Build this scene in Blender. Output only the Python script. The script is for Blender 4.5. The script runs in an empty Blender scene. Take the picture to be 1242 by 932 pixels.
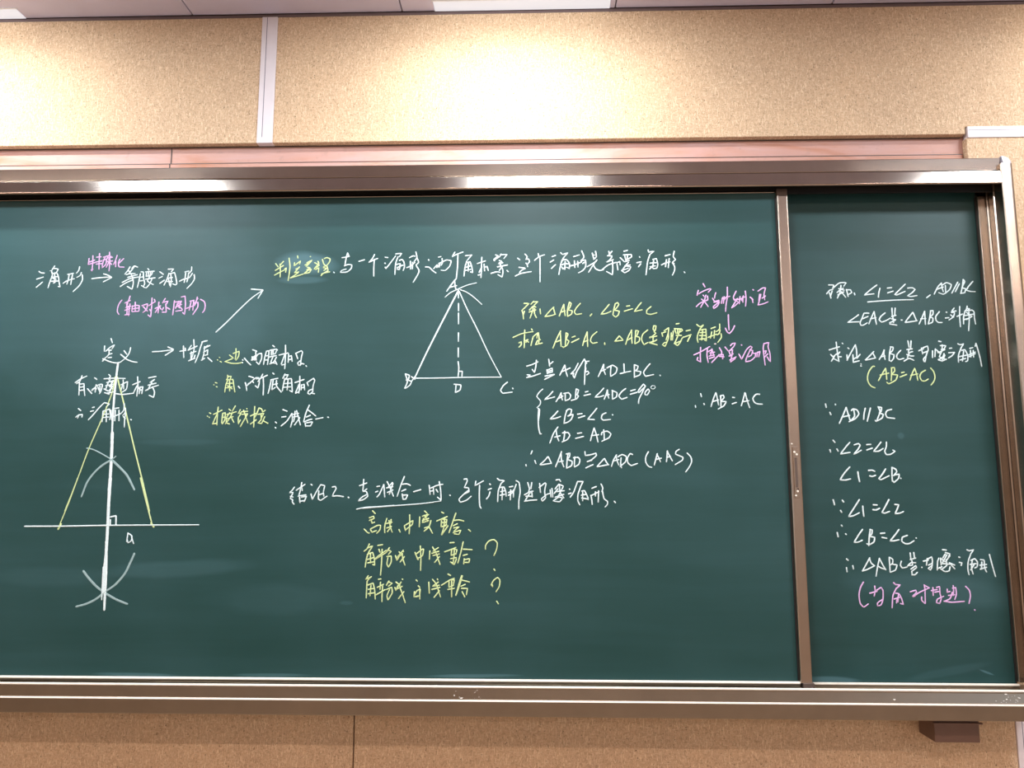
import bpy, bmesh, math, random
from math import radians as RAD, sin, cos, pi
from mathutils import Vector, Matrix, noise

random.seed(7)
scene = bpy.context.scene
COL = scene.collection

# ------------------------------------------------------------------ camera
# metres; x along the wall, y into the wall (wall face at y = 0), z up
cam_data = bpy.data.cameras.new('camera')
cam_data.sensor_fit = 'HORIZONTAL'
cam_data.sensor_width = 36.0
cam_data.lens = 36.0 * 930.0 / 1242.0
cam_data.clip_start = 0.05
cam = bpy.data.objects.new('camera', cam_data)
COL.objects.link(cam)
PITCH, YAW, ROLL = RAD(7.918), RAD(-1.672), RAD(0.0264)
fw = Vector((sin(YAW) * cos(PITCH), cos(YAW) * cos(PITCH), sin(PITCH)))
rt0 = Vector((cos(YAW), -sin(YAW), 0.0))
up0 = rt0.cross(fw)
rt = cos(ROLL) * rt0 + sin(ROLL) * up0
up = -sin(ROLL) * rt0 + cos(ROLL) * up0
cam.matrix_world = Matrix(((rt.x, up.x, -fw.x, 0.0), (rt.y, up.y, -fw.y, -1.95),
                           (rt.z, up.z, -fw.z, 1.5), (0, 0, 0, 1)))
scene.camera = cam

# ------------------------------------------------------------------ view, world
scene.view_settings.view_transform = 'Standard'
scene.view_settings.look = 'None'
scene.view_settings.exposure = 0.0
scene.view_settings.gamma = 1.0
scene.view_settings.use_curve_mapping = False
world = bpy.data.worlds.new('world')
scene.world = world
world.use_nodes = True
world.node_tree.nodes['Background'].inputs[0].default_value = (0.75, 0.86, 1.0, 1)
world.node_tree.nodes['Background'].inputs[1].default_value = 1.6      # overcast daylight at the window

# light levels: (watts, colour)
BOARD_LAMP = (8.2, (0.96, 0.98, 1.0))     # strip lamps above the chalkboard
PANEL_LAMP = (20.0, (0.90, 0.97, 1.06))      # flush panels of the first ceiling row
ROOM_LAMP = (14.0, (1.0, 0.69, 0.55))      # ceiling battens of the classroom

# ------------------------------------------------------------------ helpers
def add_obj(name, me, mats, parent=None, loc=None):
    o = bpy.data.objects.new(name, me)
    COL.objects.link(o)
    for m in (mats if isinstance(mats, (list, tuple)) else [mats]):
        if m is not None and m.name not in [x.name for x in me.materials if x]:
            me.materials.append(m)
    if parent is not None:
        o.parent = parent
    if loc is not None:
        o.location = loc
    return o

def tag(o, label=None, cat=None, group=None, kind=None):
    if label: o['label'] = label
    if cat: o['category'] = cat
    if group: o['group'] = group
    if kind: o['kind'] = kind
    return o

def empty(name, loc=(0, 0, 0)):
    o = bpy.data.objects.new(name, None)
    o.empty_display_size = 0.1
    o.location = loc
    COL.objects.link(o)
    return o

def bm_box(bm, x0, x1, y0, y1, z0, z1):
    vs = [bm.verts.new(p) for p in ((x0, y0, z0), (x1, y0, z0), (x1, y1, z0), (x0, y1, z0),
                                    (x0, y0, z1), (x1, y0, z1), (x1, y1, z1), (x0, y1, z1))]
    for f in ((0, 3, 2, 1), (4, 5, 6, 7), (0, 1, 5, 4), (1, 2, 6, 5), (2, 3, 7, 6), (3, 0, 4, 7)):
        bm.faces.new([vs[i] for i in f])

def finish(bm, name, bevel=0.0, seg=2, smooth=False):
    bmesh.ops.recalc_face_normals(bm, faces=bm.faces[:])
    if bevel > 0:
        bmesh.ops.bevel(bm, geom=bm.edges[:], offset=bevel, segments=seg, affect='EDGES', profile=0.5)
    me = bpy.data.meshes.new(name)
    bm.to_mesh(me)
    bm.free()
    if smooth:
        for p in me.polygons: p.use_smooth = True
    return me

def box(name, b, mat, parent=None, bevel=0.0, seg=2, loc=None):
    bm = bmesh.new()
    bm_box(bm, *b)
    return add_obj(name, finish(bm, name, bevel, seg), mat, parent, loc)

def extrude_x(name, prof, x0, x1, mat, parent=None, bevel=0.0012, m0=0.0, m1=0.0, ref=None):
    """closed (y, z) outline pushed along x"""
    bm = bmesh.new()
    a = [bm.verts.new((x0, y, z)) for y, z in prof]
    b = [bm.verts.new((x1, y, z)) for y, z in prof]
    n = len(prof)
    bm.faces.new(a); bm.faces.new(b[::-1])
    for i in range(n):
        bm.faces.new((a[i], b[i], b[(i + 1) % n], a[(i + 1) % n]))
    return add_obj(name, finish(bm, name, bevel, 2), mat, parent)

def extrude_z(name, prof, z0, z1, mat, parent=None, bevel=0.0012):
    """closed (x, y) outline pushed along z"""
    bm = bmesh.new()
    a = [bm.verts.new((x, y, z0)) for x, y in prof]
    b = [bm.verts.new((x, y, z1)) for x, y in prof]
    n = len(prof)
    bm.faces.new(a); bm.faces.new(b[::-1])
    for i in range(n):
        bm.faces.new((a[i], b[i], b[(i + 1) % n], a[(i + 1) % n]))
    return add_obj(name, finish(bm, name, bevel, 2), mat, parent)

def cyl(name, p0, p1, r, mat, parent=None, n=24, bevel=0.0):
    p0, p1 = Vector(p0), Vector(p1)
    d = p1 - p0
    q = Vector((0, 0, 1)).rotation_difference(d.normalized()).to_matrix().to_4x4()
    bm = bmesh.new()
    bmesh.ops.create_cone(bm, cap_ends=True, segments=n, radius1=r, radius2=r, depth=d.length,
                          matrix=Matrix.Translation((p0 + p1) / 2) @ q)
    return add_obj(name, finish(bm, name, bevel, 2), mat, parent)

# ------------------------------------------------------------------ materials
class NT:
    def __init__(self, name):
        self.m = bpy.data.materials.new(name)
        self.m.use_nodes = True
        self.t = self.m.node_tree
        self.bsdf = self.t.nodes['Principled BSDF']
        self.tc = self.t.nodes.new('ShaderNodeTexCoord')
    def n(self, kind, **kw):
        nd = self.t.nodes.new(kind)
        for k, v in kw.items(): setattr(nd, k, v)
        return nd
    def l(self, a, b): self.t.links.new(a, b)
    def mapping(self, sc, loc=(0, 0, 0), rot=(0, 0, 0)):
        mp = self.n('ShaderNodeMapping')
        mp.inputs['Scale'].default_value = sc
        mp.inputs['Location'].default_value = loc
        mp.inputs['Rotation'].default_value = rot
        self.l(self.tc.outputs['Object'], mp.inputs['Vector'])
        return mp.outputs['Vector']
    def noise(self, sc, detail=4, rough=0.55, vec=None, dist=0.0):
        nd = self.n('ShaderNodeTexNoise')
        nd.inputs['Scale'].default_value = sc
        nd.inputs['Detail'].default_value = detail
        nd.inputs['Roughness'].default_value = rough
        nd.inputs['Distortion'].default_value = dist
        self.l(vec if vec is not None else self.tc.outputs['Object'], nd.inputs['Vector'])
        return nd.outputs['Fac']
    def ramp(self, src, stops, interp='LINEAR'):
        r = self.n('ShaderNodeValToRGB')
        r.color_ramp.interpolation = interp
        e = r.color_ramp.elements
        while len(e) < len(stops): e.new(0.5)
        for i, (p, c) in enumerate(stops):
            e[i].position = p
            e[i].color = (c, c, c, 1) if isinstance(c, (int, float)) else (*c, 1)
        self.l(src, r.inputs['Fac'])
        return r.outputs['Color']
    def mix(self, fac, a, b, mode='MIX'):
        m = self.n('ShaderNodeMix', data_type='RGBA', blend_type=mode)
        for s, v in ((m.inputs[0], fac), (m.inputs[6], a), (m.inputs[7], b)):
            if isinstance(v, (int, float)): s.default_value = v
            elif isinstance(v, tuple): s.default_value = (*v, 1)
            else: self.l(v, s)
        return m.outputs[2]
    def math(self, op, a, b=0.0, clamp=False):
        m = self.n('ShaderNodeMath', operation=op, use_clamp=clamp)
        for s, v in ((m.inputs[0], a), (m.inputs[1], b)):
            if isinstance(v, (int, float)): s.default_value = v
            else: self.l(v, s)
        return m.outputs[0]
    def bump(self, h, strength, dist=0.002):
        b = self.n('ShaderNodeBump')
        b.inputs['Strength'].default_value = strength
        b.inputs['Distance'].default_value = dist
        self.l(h, b.inputs['Height'])
        self.l(b.outputs['Normal'], self.bsdf.inputs['Normal'])
    def set(self, **kw):
        for k, v in kw.items():
            s = self.bsdf.inputs[k.replace('_', ' ')]
            if isinstance(v, (int, float)): s.default_value = v
            elif isinstance(v, tuple): s.default_value = (*v, 1)
            else: self.l(v, s)
        return self

def simple(name, col, rough=0.5, metal=0.0, var=0.08, sc=30, bump=0.0):
    t = NT(name)
    nz = t.noise(sc, 4)
    c = t.mix(t.ramp(nz, [(0.3, 0.0), (0.7, 1.0)]), tuple(x * (1 - var) for x in col), tuple(min(1, x * (1 + var)) for x in col))
    t.set(Base_Color=c, Roughness=rough, Metallic=metal)
    if bump: t.bump(nz, bump)
    return t.m

def wall_board_material():
    t = NT('wood_wool_board')
    w1 = t.noise(150, 6, 0.72, dist=1.2)
    w2 = t.noise(95, 3, 0.6, vec=t.mapping((1, 1, 1), (3, 1, 7)), dist=2.5)
    base = t.ramp(w1, [(0.30, (0.36, 0.235, 0.135)), (0.45, (0.62, 0.445, 0.285)), (0.62, (0.73, 0.545, 0.365))])
    patch = t.ramp(t.noise(5.5, 3), [(0.3, (0.93, 0.92, 0.92)), (0.7, (1.05, 1.03, 1.0))])
    base = t.mix(1.0, base, patch, 'MULTIPLY')
    # short straw-like threads of pale fibre
    f1 = t.noise(60, 2, 0.5, vec=t.mapping((6, 1, 1.2), rot=(0, 0.7, 0)), dist=1.0)
    base = t.mix(t.ramp(f1, [(0.57, 0.0), (0.63, 0.75)]), base, (0.88, 0.72, 0.51))
    f2 = t.noise(70, 2, 0.5, vec=t.mapping((1.1, 1, 5.0), (5, 0, 2), (0, 0.45, 0)), dist=1.2)
    base = t.mix(t.ramp(f2, [(0.60, 0.0), (0.66, 0.6)]), base, (0.86, 0.70, 0.50))
    f3 = t.noise(70, 2, 0.5, vec=t.mapping((6.5, 1, 1.1), (1, 0, 9), (0, -0.35, 0)), dist=1.2)
    base = t.mix(t.ramp(f3, [(0.62, 0.0), (0.68, 0.55)]), base, (0.40, 0.27, 0.16))
    # pores
    v = t.n('ShaderNodeTexVoronoi'); v.inputs['Scale'].default_value = 85
    t.l(t.tc.outputs['Object'], v.inputs['Vector'])
    por = t.ramp(v.outputs['Distance'], [(0.07, 1.0), (0.2, 0.0)])
    keep = t.ramp(w2, [(0.50, 0.0), (0.58, 1.0)])
    pf = t.math('MULTIPLY', por, keep, True)
    col = t.mix(pf, base, (0.16, 0.10, 0.05))
    t.set(Base_Color=col, Roughness=0.62)
    t.bsdf.inputs['Specular IOR Level'].default_value = 0.3
    h = t.math('SUBTRACT', t.math('ADD', w1, t.math('MULTIPLY', w2, 0.5)), t.math('MULTIPLY', pf, 0.6))
    t.bump(h, 0.55, 0.0025)
    return t.m

def board_material(name, seed, patches=()):
    t = NT(name)
    base = (0.005, 0.047, 0.043)
    dust = (0.125, 0.27, 0.32)  # chalk dust tone, also tints the painted brightening
    # broad wiping: long soft near-horizontal swipes plus clouds of chalk dust
    s1 = t.noise(1.0, 4, 0.55, vec=t.mapping((0.9, 1, 6.5), (seed, 0, 0), (0, 0.05, 0)), dist=0.4)
    s2 = t.noise(1.0, 5, 0.6, vec=t.mapping((1.8, 1, 30), (seed * 2, 0, 3), (0, 0.03, 0)), dist=0.2)
    s3 = t.noise(2.2, 4, 0.5, vec=t.mapping((1, 1, 1), (seed, 2, 1)))
    f = t.math('ADD', t.math('MULTIPLY', t.ramp(s1, [(0.35, 0.0), (0.75, 1.0)]), 0.07),
               t.math('MULTIPLY', t.ramp(s2, [(0.42, 0.0), (0.85, 1.0)]), 0.045))
    f = t.math('ADD', f, t.math('MULTIPLY', t.ramp(s3, [(0.4, 0.0), (0.75, 1.0)]), 0.09))
    f = t.math('ADD', f, 0.015)
    # erased spots and broad painted-in brightening, each with a shape of its own: (x, z, half width, half height, tilt, strength)
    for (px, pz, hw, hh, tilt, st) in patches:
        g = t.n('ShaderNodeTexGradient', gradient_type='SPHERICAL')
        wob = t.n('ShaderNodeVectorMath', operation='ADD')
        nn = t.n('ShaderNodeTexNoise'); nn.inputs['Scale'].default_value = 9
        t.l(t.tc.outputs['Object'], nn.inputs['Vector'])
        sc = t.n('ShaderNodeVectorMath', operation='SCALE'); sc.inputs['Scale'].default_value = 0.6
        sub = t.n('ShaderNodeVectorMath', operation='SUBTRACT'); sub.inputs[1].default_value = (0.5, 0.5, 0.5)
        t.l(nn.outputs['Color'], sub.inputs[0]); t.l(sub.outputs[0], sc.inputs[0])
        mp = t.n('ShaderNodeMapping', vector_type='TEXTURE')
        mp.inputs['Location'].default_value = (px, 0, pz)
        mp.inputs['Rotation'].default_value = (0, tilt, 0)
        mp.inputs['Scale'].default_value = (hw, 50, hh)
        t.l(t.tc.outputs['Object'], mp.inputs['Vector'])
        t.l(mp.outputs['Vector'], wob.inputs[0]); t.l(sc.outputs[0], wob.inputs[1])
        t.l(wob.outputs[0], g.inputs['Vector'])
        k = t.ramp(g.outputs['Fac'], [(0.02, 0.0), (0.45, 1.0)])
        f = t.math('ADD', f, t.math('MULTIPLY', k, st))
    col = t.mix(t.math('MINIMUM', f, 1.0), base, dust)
    fine = t.noise(900, 2)
    t.set(Base_Color=col, Roughness=0.46)
    t.bsdf.inputs['Specular IOR Level'].default_value = 0.42
    t.bump(fine, 0.10, 0.0006)
    return t.m

def metal_material(name, col, rough, axis):
    t = NT(name)
    st = {'x': (0.6, 160, 160), 'z': (160, 160, 0.6)}[axis]
    b = t.noise(1.0, 4, 0.6, vec=t.mapping(st))
    s = t.noise(14, 3, 0.6)
    c = t.mix(t.ramp(s, [(0.35, 0.0), (0.75, 1.0)]), col, tuple(min(1, x * 1.12) for x in col))
    t.set(Base_Color=c, Metallic=1.0, Roughness=rough)
    t.bump(b, 0.05, 0.0006)
    return t.m

M = {}
M['wall'] = wall_board_material()
M['metal_x'] = metal_material('champagne_aluminium_rail', (0.44, 0.39, 0.345), 0.12, 'x')
M['metal_z'] = metal_material('champagne_aluminium_stile', (0.46, 0.39, 0.325), 0.27, 'z')
M['metal_bot'] = metal_material('dull_aluminium_rail', (0.29, 0.25, 0.20), 0.30, 'x')
M['grey_cap'] = simple('grey_plastic_cap', (0.36, 0.36, 0.44), 0.28)
M['cap'] = simple('brown_plastic_cap', (0.11, 0.08, 0.065), 0.4)
M['black'] = simple('black_channel', (0.012, 0.012, 0.012), 0.5)
M['silver'] = metal_material('bare_aluminium_trim', (0.62, 0.60, 0.58), 0.3, 'x')
M['white_trim'] = simple('white_strip', (0.80, 0.76, 0.80), 0.45, 0, 0.02)
M['strip_line'] = simple('strip_seam', (0.16, 0.15, 0.22), 0.6)
M['brown_paint'] = simple('brown_bracket_paint', (0.17, 0.10, 0.075), 0.42, 0, 0.06)
M['ceiling'] = simple('satin_ceiling_panel', (0.62, 0.61, 0.80), 0.18, 0, 0.03, 8)
M['dusty_edge'] = simple('chalk_dusted_edge', (0.86, 0.81, 0.70), 0.45, 0, 0.06, 60)
M['shadow_gap'] = simple('wall_angle_trim', (0.17, 0.12, 0.12), 0.5)
M['floor'] = simple('floor_tile', (0.42, 0.32, 0.24), 0.45, 0, 0.08, 3)
M['plain_wall'] = simple('plain_wall_paint', (0.72, 0.64, 0.52), 0.8, 0, 0.03, 4)
M['frame_white'] = simple('white_window_frame', (0.8, 0.8, 0.8), 0.4, 0, 0.02)
M['lamp_shell'] = simple('white_lamp_shell', (0.82, 0.82, 0.82), 0.35, 0, 0.02)
M['screw'] = simple('bright_screw', (0.8, 0.76, 0.72), 0.22, 1.0, 0.03)
M['dust'] = simple('white_chalk_dust', (0.78, 0.76, 0.72), 0.9, 0, 0.05)

def pink_material():
    t = NT('pink_painted_backing')
    a = t.noise(3.0, 4, 0.6, vec=t.mapping((1, 1, 4)), dist=0.6)
    b = t.noise(40, 4, 0.6)
    c = t.ramp(a, [(0.38, (0.58, 0.37, 0.345)), (0.55, (0.58, 0.33, 0.27)), (0.70, (0.50, 0.22, 0.13))])
    c = t.mix(t.ramp(b, [(0.30, 0.35), (0.42, 0.0)]), c, (0.42, 0.27, 0.22))
    t.set(Base_Color=c, Roughness=0.55)
    return t.m
M['pink'] = pink_material()

def chalk_material(name, col, amount=0.9):
    t = NT(name)
    g = t.noise(700, 3, 0.7)
    k = t.ramp(g, [(0.30, 0.45), (0.46, 1.0)])
    c = t.mix(t.math('MULTIPLY', k, amount), (0.06, 0.11, 0.10), col)
    t.set(Base_Color=c, Roughness=0.95)
    t.bsdf.inputs['Specular IOR Level'].default_value = 0.1
    return t.m
CHALK = {'white': chalk_material('white_chalk', (0.80, 0.95, 0.97), 0.97),
         'yellow': chalk_material('yellow_chalk', (0.68, 0.83, 0.42), 0.97),
         'pink': chalk_material('pink_chalk', (0.80, 0.52, 0.86), 0.97),
         'grey': chalk_material('faint_chalk', (0.50, 0.70, 0.72), 0.62)}

def emit_material(name, col, s, b=0.9):
    t = NT(name)
    t.set(Base_Color=(b, b, b), Emission_Color=col, Emission_Strength=s)
    return t.m
M['slot'] = emit_material('slot_diffuser', (0.97, 0.95, 1.0), 0.70, 0.25)
M['tube'] = emit_material('lamp_tube', (1.0, 0.95, 0.88), 9.0)

# ------------------------------------------------------------------ room shell
WTOP = 2.809            # top of the wall face
CEIL = 2.812            # underside of the ceiling panels
RX0, RX1, RY0 = -4.2, 3.4, -7.0
def struct(o): o['kind'] = 'structure'; return o
struct(box('floor', (RX0, RX1, RY0, 0.2, -0.1, 0.0), M['floor']))
ceil = struct(box('ceiling', (RX0 - 0.12, RX1 + 0.12, RY0 - 0.12, 0.2, CEIL + 0.014, CEIL + 0.12), M['shadow_gap']))
# satin panels of the ceiling, 0.59 m grid, joints 3 mm
PITCH_C = 0.587
xs0 = -0.948
bm = bmesh.new()
bm_box(bm, 0.0015, PITCH_C - 0.0015, -0.6 + 0.0015, -0.0015, 0.0, 0.013)
tile_me = finish(bm, 'ceiling_panel', 0.0015, 1)
tile_me.materials.append(M['ceiling'])
i0 = math.floor((RX0 - xs0) / PITCH_C)
for j in range(12):
    for i in range(i0, 8):
        x = xs0 + i * PITCH_C
        if x < RX0 - 0.55 or x > RX1 - 0.05: continue
        o = bpy.data.objects.new('ceiling_panel', tile_me)
        COL.objects.link(o)
        o.parent = ceil
        o.location = (x, -0.0005 - j * 0.6, CEIL)
struct(box('trim_1', (RX0, RX1, 0.001, 0.0215, WTOP - 0.006, CEIL), M['shadow_gap']))   # dark gap where the wall stops short

wall = struct(box('wall_back', (RX0, RX1, 0.022, 0.2, 0.0, CEIL + 0.014), M['pink']))
def panel(x0, x1, z0, z1):
    return box('wall_panel', (x0, x1, 0.0, 0.0215, z0, z1), M['wall'], wall, 0.0012, 1)
RB = 2.4345           # lower edge of the upper cladding
XE = 1.1425           # right end of the bare recess
panel(RX0, -2.95, 0.10, WTOP - 0.006)
panel(-2.946, -0.7505, RB, WTOP - 0.006)
# the sheet right of the white strip runs on over the end of the recess
bm = bmesh.new()
out = [(-0.7075, RB), (XE - 0.001, RB), (XE - 0.001, 2.4545), (RX1, 2.4545), (RX1, WTOP - 0.006), (-0.7075, WTOP - 0.006)]
fa = bm.faces.new([bm.verts.new((x, 0.0, z)) for x, z in out])
ex = bmesh.ops.extrude_face_region(bm, geom=[fa])
bmesh.ops.translate(bm, verts=[v for v in ex['geom'] if isinstance(v, bmesh.types.BMVert)], vec=(0, 0.0215, 0))
add_obj('wall_panel', finish(bm, 'wall_panel', 0.0012, 1), M['wall'], wall)
panel(XE + 0.0005, RX1, 1.02, 2.4235)
panel(-2.946, -0.4425, 0.10, 1.40)
panel(-0.4395, 1.1395, 0.10, 1.40)
panel(1.186, RX1, 0.10, 1.018)
# the ledge of the backing board under the recess
box('backing_batten', (-2.946, XE - 0.004, 0.016, 0.022, 2.20, 2.3845), M['pink'], wall, 0.0008, 1)
# white cover strips over the joints of the cladding
def cover(name, b, seam):
    s = struct(box(name, b, M['white_trim'], None, 0.001, 1))
    box('seam', seam, M['strip_line'], s)
    return s
cover('trim_2', (-0.7505, -0.7075, -0.003, 0.0215, RB - 0.001, WTOP - 0.006), (-0.7366, -0.7352, -0.0034, -0.001, 2.45, WTOP - 0.008))
cover('trim_3', (XE + 0.004, RX1, -0.003, 0.0215, 2.4235, 2.4545), (XE + 0.006, RX1, -0.0034, -0.001, 2.4432, 2.4442))
cover('trim_4', (1.1395, 1.186, -0.003, 0.0215, 0.10, 1.018), (1.1534, 1.1546, -0.0034, -0.001, 0.12, 1.0))
struct(box('baseboard_back', (RX0, RX1, -0.012, 0.022, 0.0, 0.10), M['brown_paint'], None, 0.002))
# panel joint in the bare backing
box('backing_joint', (-0.9945, -0.9925, 0.0205, 0.023, 2.3845, 2.46), M['black'], wall)
box('backing_joint', (-0.9945, -0.9925, 0.0145, 0.0165, 2.25, 2.3845), M['black'], wall)

box('backing_joint', (-2.946, XE - 0.004, 0.0150, 0.0225, 2.3840, 2.3856), M['cap'], wall)
box('backing_joint', (-2.946, XE - 0.004, 0.0190, 0.0225, 2.4318, 2.4340), M['cap'], wall)

struct(box('wall_left', (RX0 - 0.12, RX0, RY0, 0.0, 0.0, CEIL + 0.014), M['plain_wall']))
struct(box('wall_front', (RX0, RX1, RY0 - 0.12, RY0, 0.0, CEIL + 0.014), M['plain_wall']))
# right wall, beside which the daylight comes in: piers, sill and head around one long window
WY0, WY1, WZ0, WZ1 = -6.2, -2.3, 0.95, 2.35
bm = bmesh.new()
bm_box(bm, RX1, RX1 + 0.12, RY0, 0.0, 0.0, WZ0)
bm_box(bm, RX1, RX1 + 0.12, RY0, 0.0, WZ1, CEIL + 0.014)
bm_box(bm, RX1, RX1 + 0.12, WY1, 0.0, WZ0, WZ1)
bm_box(bm, RX1, RX1 + 0.12, RY0, WY0, WZ0, WZ1)
struct(add_obj('wall_right', finish(bm, 'wall_right'), M['plain_wall']))
bm = bmesh.new()
for k in range(5):
    y = WY0 + (WY1 - WY0) * k / 4
    bm_box(bm, RX1 + 0.03, RX1 + 0.09, max(WY0, y - 0.025), min(WY1, y + 0.025), WZ0, WZ1)
bm_box(bm, RX1 + 0.03, RX1 + 0.09, WY0, WY1, WZ0, WZ0 + 0.05)
bm_box(bm, RX1 + 0.03, RX1 + 0.09, WY0, WY1, WZ1 - 0.05, WZ1)
struct(add_obj('window_1', finish(bm, 'window_1'), M['frame_white']))

# ------------------------------------------------------------------ chalkboard frame
FX0, FX1 = -2.90, 1.1685       # outer ends
fr = empty('chalkboard_frame', (0, -0.06, 0.9945))
tag(fr, 'brown-gold aluminium frame with sliding rails around the green chalkboards', 'frame')
def rel(o, p=fr):
    o.matrix_parent_inverse = Matrix.Translation(-Vector(p.location)); return o
XS = 1.1445                    # where the rails meet the side piece
# upper rail: flat fascia above, groove, fascia leaning out below, hood over the tracks
top_prof = [(-0.1290, 2.3095), (-0.1310, 2.3080), (-0.1290, 2.2785), (-0.1255, 2.2768), (-0.1260, 2.2750), (-0.1360, 2.2735),
            (-0.1382, 2.2435), (-0.1365, 2.2405), (-0.132, 2.2415), (-0.128, 2.262), (-0.020, 2.262), (-0.020, 2.3095)]
rel(extrude_x('top_rail', top_prof, FX0 + 0.02, XS, M['metal_x'], fr, 0.0011))
rel(box('track', (FX0 + 0.03, XS - 0.008, -0.0965, -0.0915, 2.236, 2.263), M['black'], fr))
rel(box('track', (FX0 + 0.03, XS - 0.008, -0.124, -0.121, 2.2455, 2.263), M['black'], fr))
rel(box('back_channel', (FX0 + 0.03, XS - 0.008, -0.026, -0.020, 1.03, 2.27), M['black'], fr))
# lower rail: dusty channel, rounded lip, fascia, ridge, lower fascia
bot_prof = [(-0.020, 0.9945), (-0.1365, 0.9945), (-0.1385, 0.9965), (-0.1415, 1.0265), (-0.1425, 1.0275), (-0.1420, 1.0290), (-0.1395, 1.0305),
            (-0.1380, 1.0310), (-0.1335, 1.0535), (-0.1345, 1.0550), (-0.1330, 1.0578), (-0.1265, 1.0580), (-0.1250, 1.0530),
            (-0.1220, 1.0485), (-0.0960, 1.0485), (-0.0940, 1.0460), (-0.020, 1.0460)]
rel(extrude_x('bottom_rail', bot_prof, FX0 + 0.02, XS + 0.0185, M['metal_bot'], fr, 0.0009))
# the two raised edges of the lower rail, white with chalk dust
def bead(name, y, z, ry, rz, x0, x1, parent):
    prof = [(y - ry * cos(a), z + rz * sin(a)) for a in [k / 10 * pi - 0.25 for k in range(11)]]
    return extrude_x(name, prof, x0, x1, M['dusty_edge'], parent, 0)
o = rel(bead('lip_edge', -0.1305, 1.0572, 0.0040, 0.0030, FX0 + 0.021, XS + 0.018, fr)); tag(o, 'chalk-dusted raised lip of the lower rail')
o = rel(bead('lip_edge', -0.1395, 1.0288, 0.0038, 0.0024, FX0 + 0.021, XS + 0.018, fr)); tag(o, 'chalk-dusted ridge along the lower rail')
# the right side piece with rounded front outer edge and a grooved inner face
side_prof = [(1.1375, -0.022), (1.1375, -0.070), (1.1405, -0.072), (1.1405, -0.079), (1.1375, -0.081), (1.1375, -0.100),
             (1.1400, -0.102), (1.1400, -0.106), (1.1375, -0.108), (1.1375, -0.1375), (1.1395, -0.1410), (1.1480, -0.1415)]
for k in range(7):
    a = k / 6 * pi / 2
    side_prof.append((1.1580 + 0.0105 * sin(a), -0.1310 - 0.0105 * cos(a)))
side_prof += [(1.1685, -0.022)]
rel(extrude_z('side_rail', side_prof, 1.0605, 2.2915, M['metal_z'], fr, 0.0005))
lx = FX0
mir = [(2 * -0.8672 - x, y) for x, y in side_prof]
rel(extrude_z('side_rail', mir, 1.0605, 2.2915, M['metal_z'], fr, 0.0005))
# quarter-round plastic corner over the rail ends
def corner(name, xi, s):
    bm = bmesh.new()
    R = 0.0242
    prof = [(0, 0)] + [(R * sin(k / 8 * pi / 2), R * cos(k / 8 * pi / 2)) for k in range(9)]
    lo = [bm.verts.new((xi + s * a, -0.1405 + (0.007 if (a or b) and k > 0 else 0), 2.2885 + b)) for k, (a, b) in enumerate(prof)]
    hi = [bm.verts.new((xi + s * a, -0.022, 2.2885 + b)) for a, b in prof]
    n = len(prof)
    for i in range(1, n - 1): bm.faces.new((lo[0], lo[i], lo[i + 1]))
    bm.faces.new(hi)
    for i in range(n): bm.faces.new((lo[i], lo[(i + 1) % n], hi[(i + 1) % n], hi[i]))
    return add_obj(name, finish(bm, name, 0.0004, 1), M['grey_cap'], fr)
c = rel(corner('corner_cap', XS, 1)); tag(c, 'grey plastic corner cap')
c = rel(corner('corner_cap', FX0 + 0.021, -1)); tag(c, 'grey plastic corner cap')
# chalk crumbs lying on the lower rail
bm = bmesh.new()
rnd = random.Random(3)
def crumb(bm, x, y, z, r):
    bmesh.ops.create_icosphere(bm, subdivisions=1, radius=r, matrix=Matrix.Translation((x, y, z + r * 0.4)) @ Matrix.Diagonal((rnd.uniform(.7, 1.9), 1, .6, 1)))
for k in range(420):
    x = rnd.uniform(-1.9, 1.13)
    if rnd.random() < 0.72: crumb(bm, x, rnd.uniform(-0.1275, -0.1262), 1.0583, rnd.uniform(0.0006, 0.0017))
    elif rnd.random() < 0.5: crumb(bm, x, -0.1335, 1.0588, rnd.uniform(0.0005, 0.0011))
    else: crumb(bm, x, -0.1405, 1.0308, rnd.uniform(0.0006, 0.0013))
for k in range(40):
    cx = rnd.choice((1.075, 1.085, 1.068, 1.04, 0.80, -0.13, -0.17))
    zz = rnd.uniform(1.033, 1.051)
    crumb(bm, cx + rnd.gauss(0, 0.012), -0.1382 + (zz - 1.031) * 0.2, zz, rnd.choice((0.0006, 0.0008, 0.0010, 0.0021)))
o = rel(add_obj('chalk_dust', finish(bm, 'chalk_dust'), M['dust'], fr)); tag(o, 'white chalk crumbs scattered along the lower rail', kind='stuff')

# ------------------------------------------------------------------ boards
YL, YR = -0.100, -0.060
left = empty('sliding_chalkboard', (-0.41, YL + 0.006, 1.060))
tag(left, 'wide green chalkboard sliding in front, two chalk triangle drawings and long geometry notes', 'chalkboard')
right = empty('fixed_chalkboard', (0.60, YR + 0.006, 1.048))
tag(right, 'green chalkboard set back at right, one column of chalk proof lines', 'chalkboard')
rear = empty('rear_chalkboard', (-2.0, YR + 0.006, 1.048))
tag(rear, 'blank green chalkboard behind the left end of the sliding one, beyond the frame edge', 'chalkboard')

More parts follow.
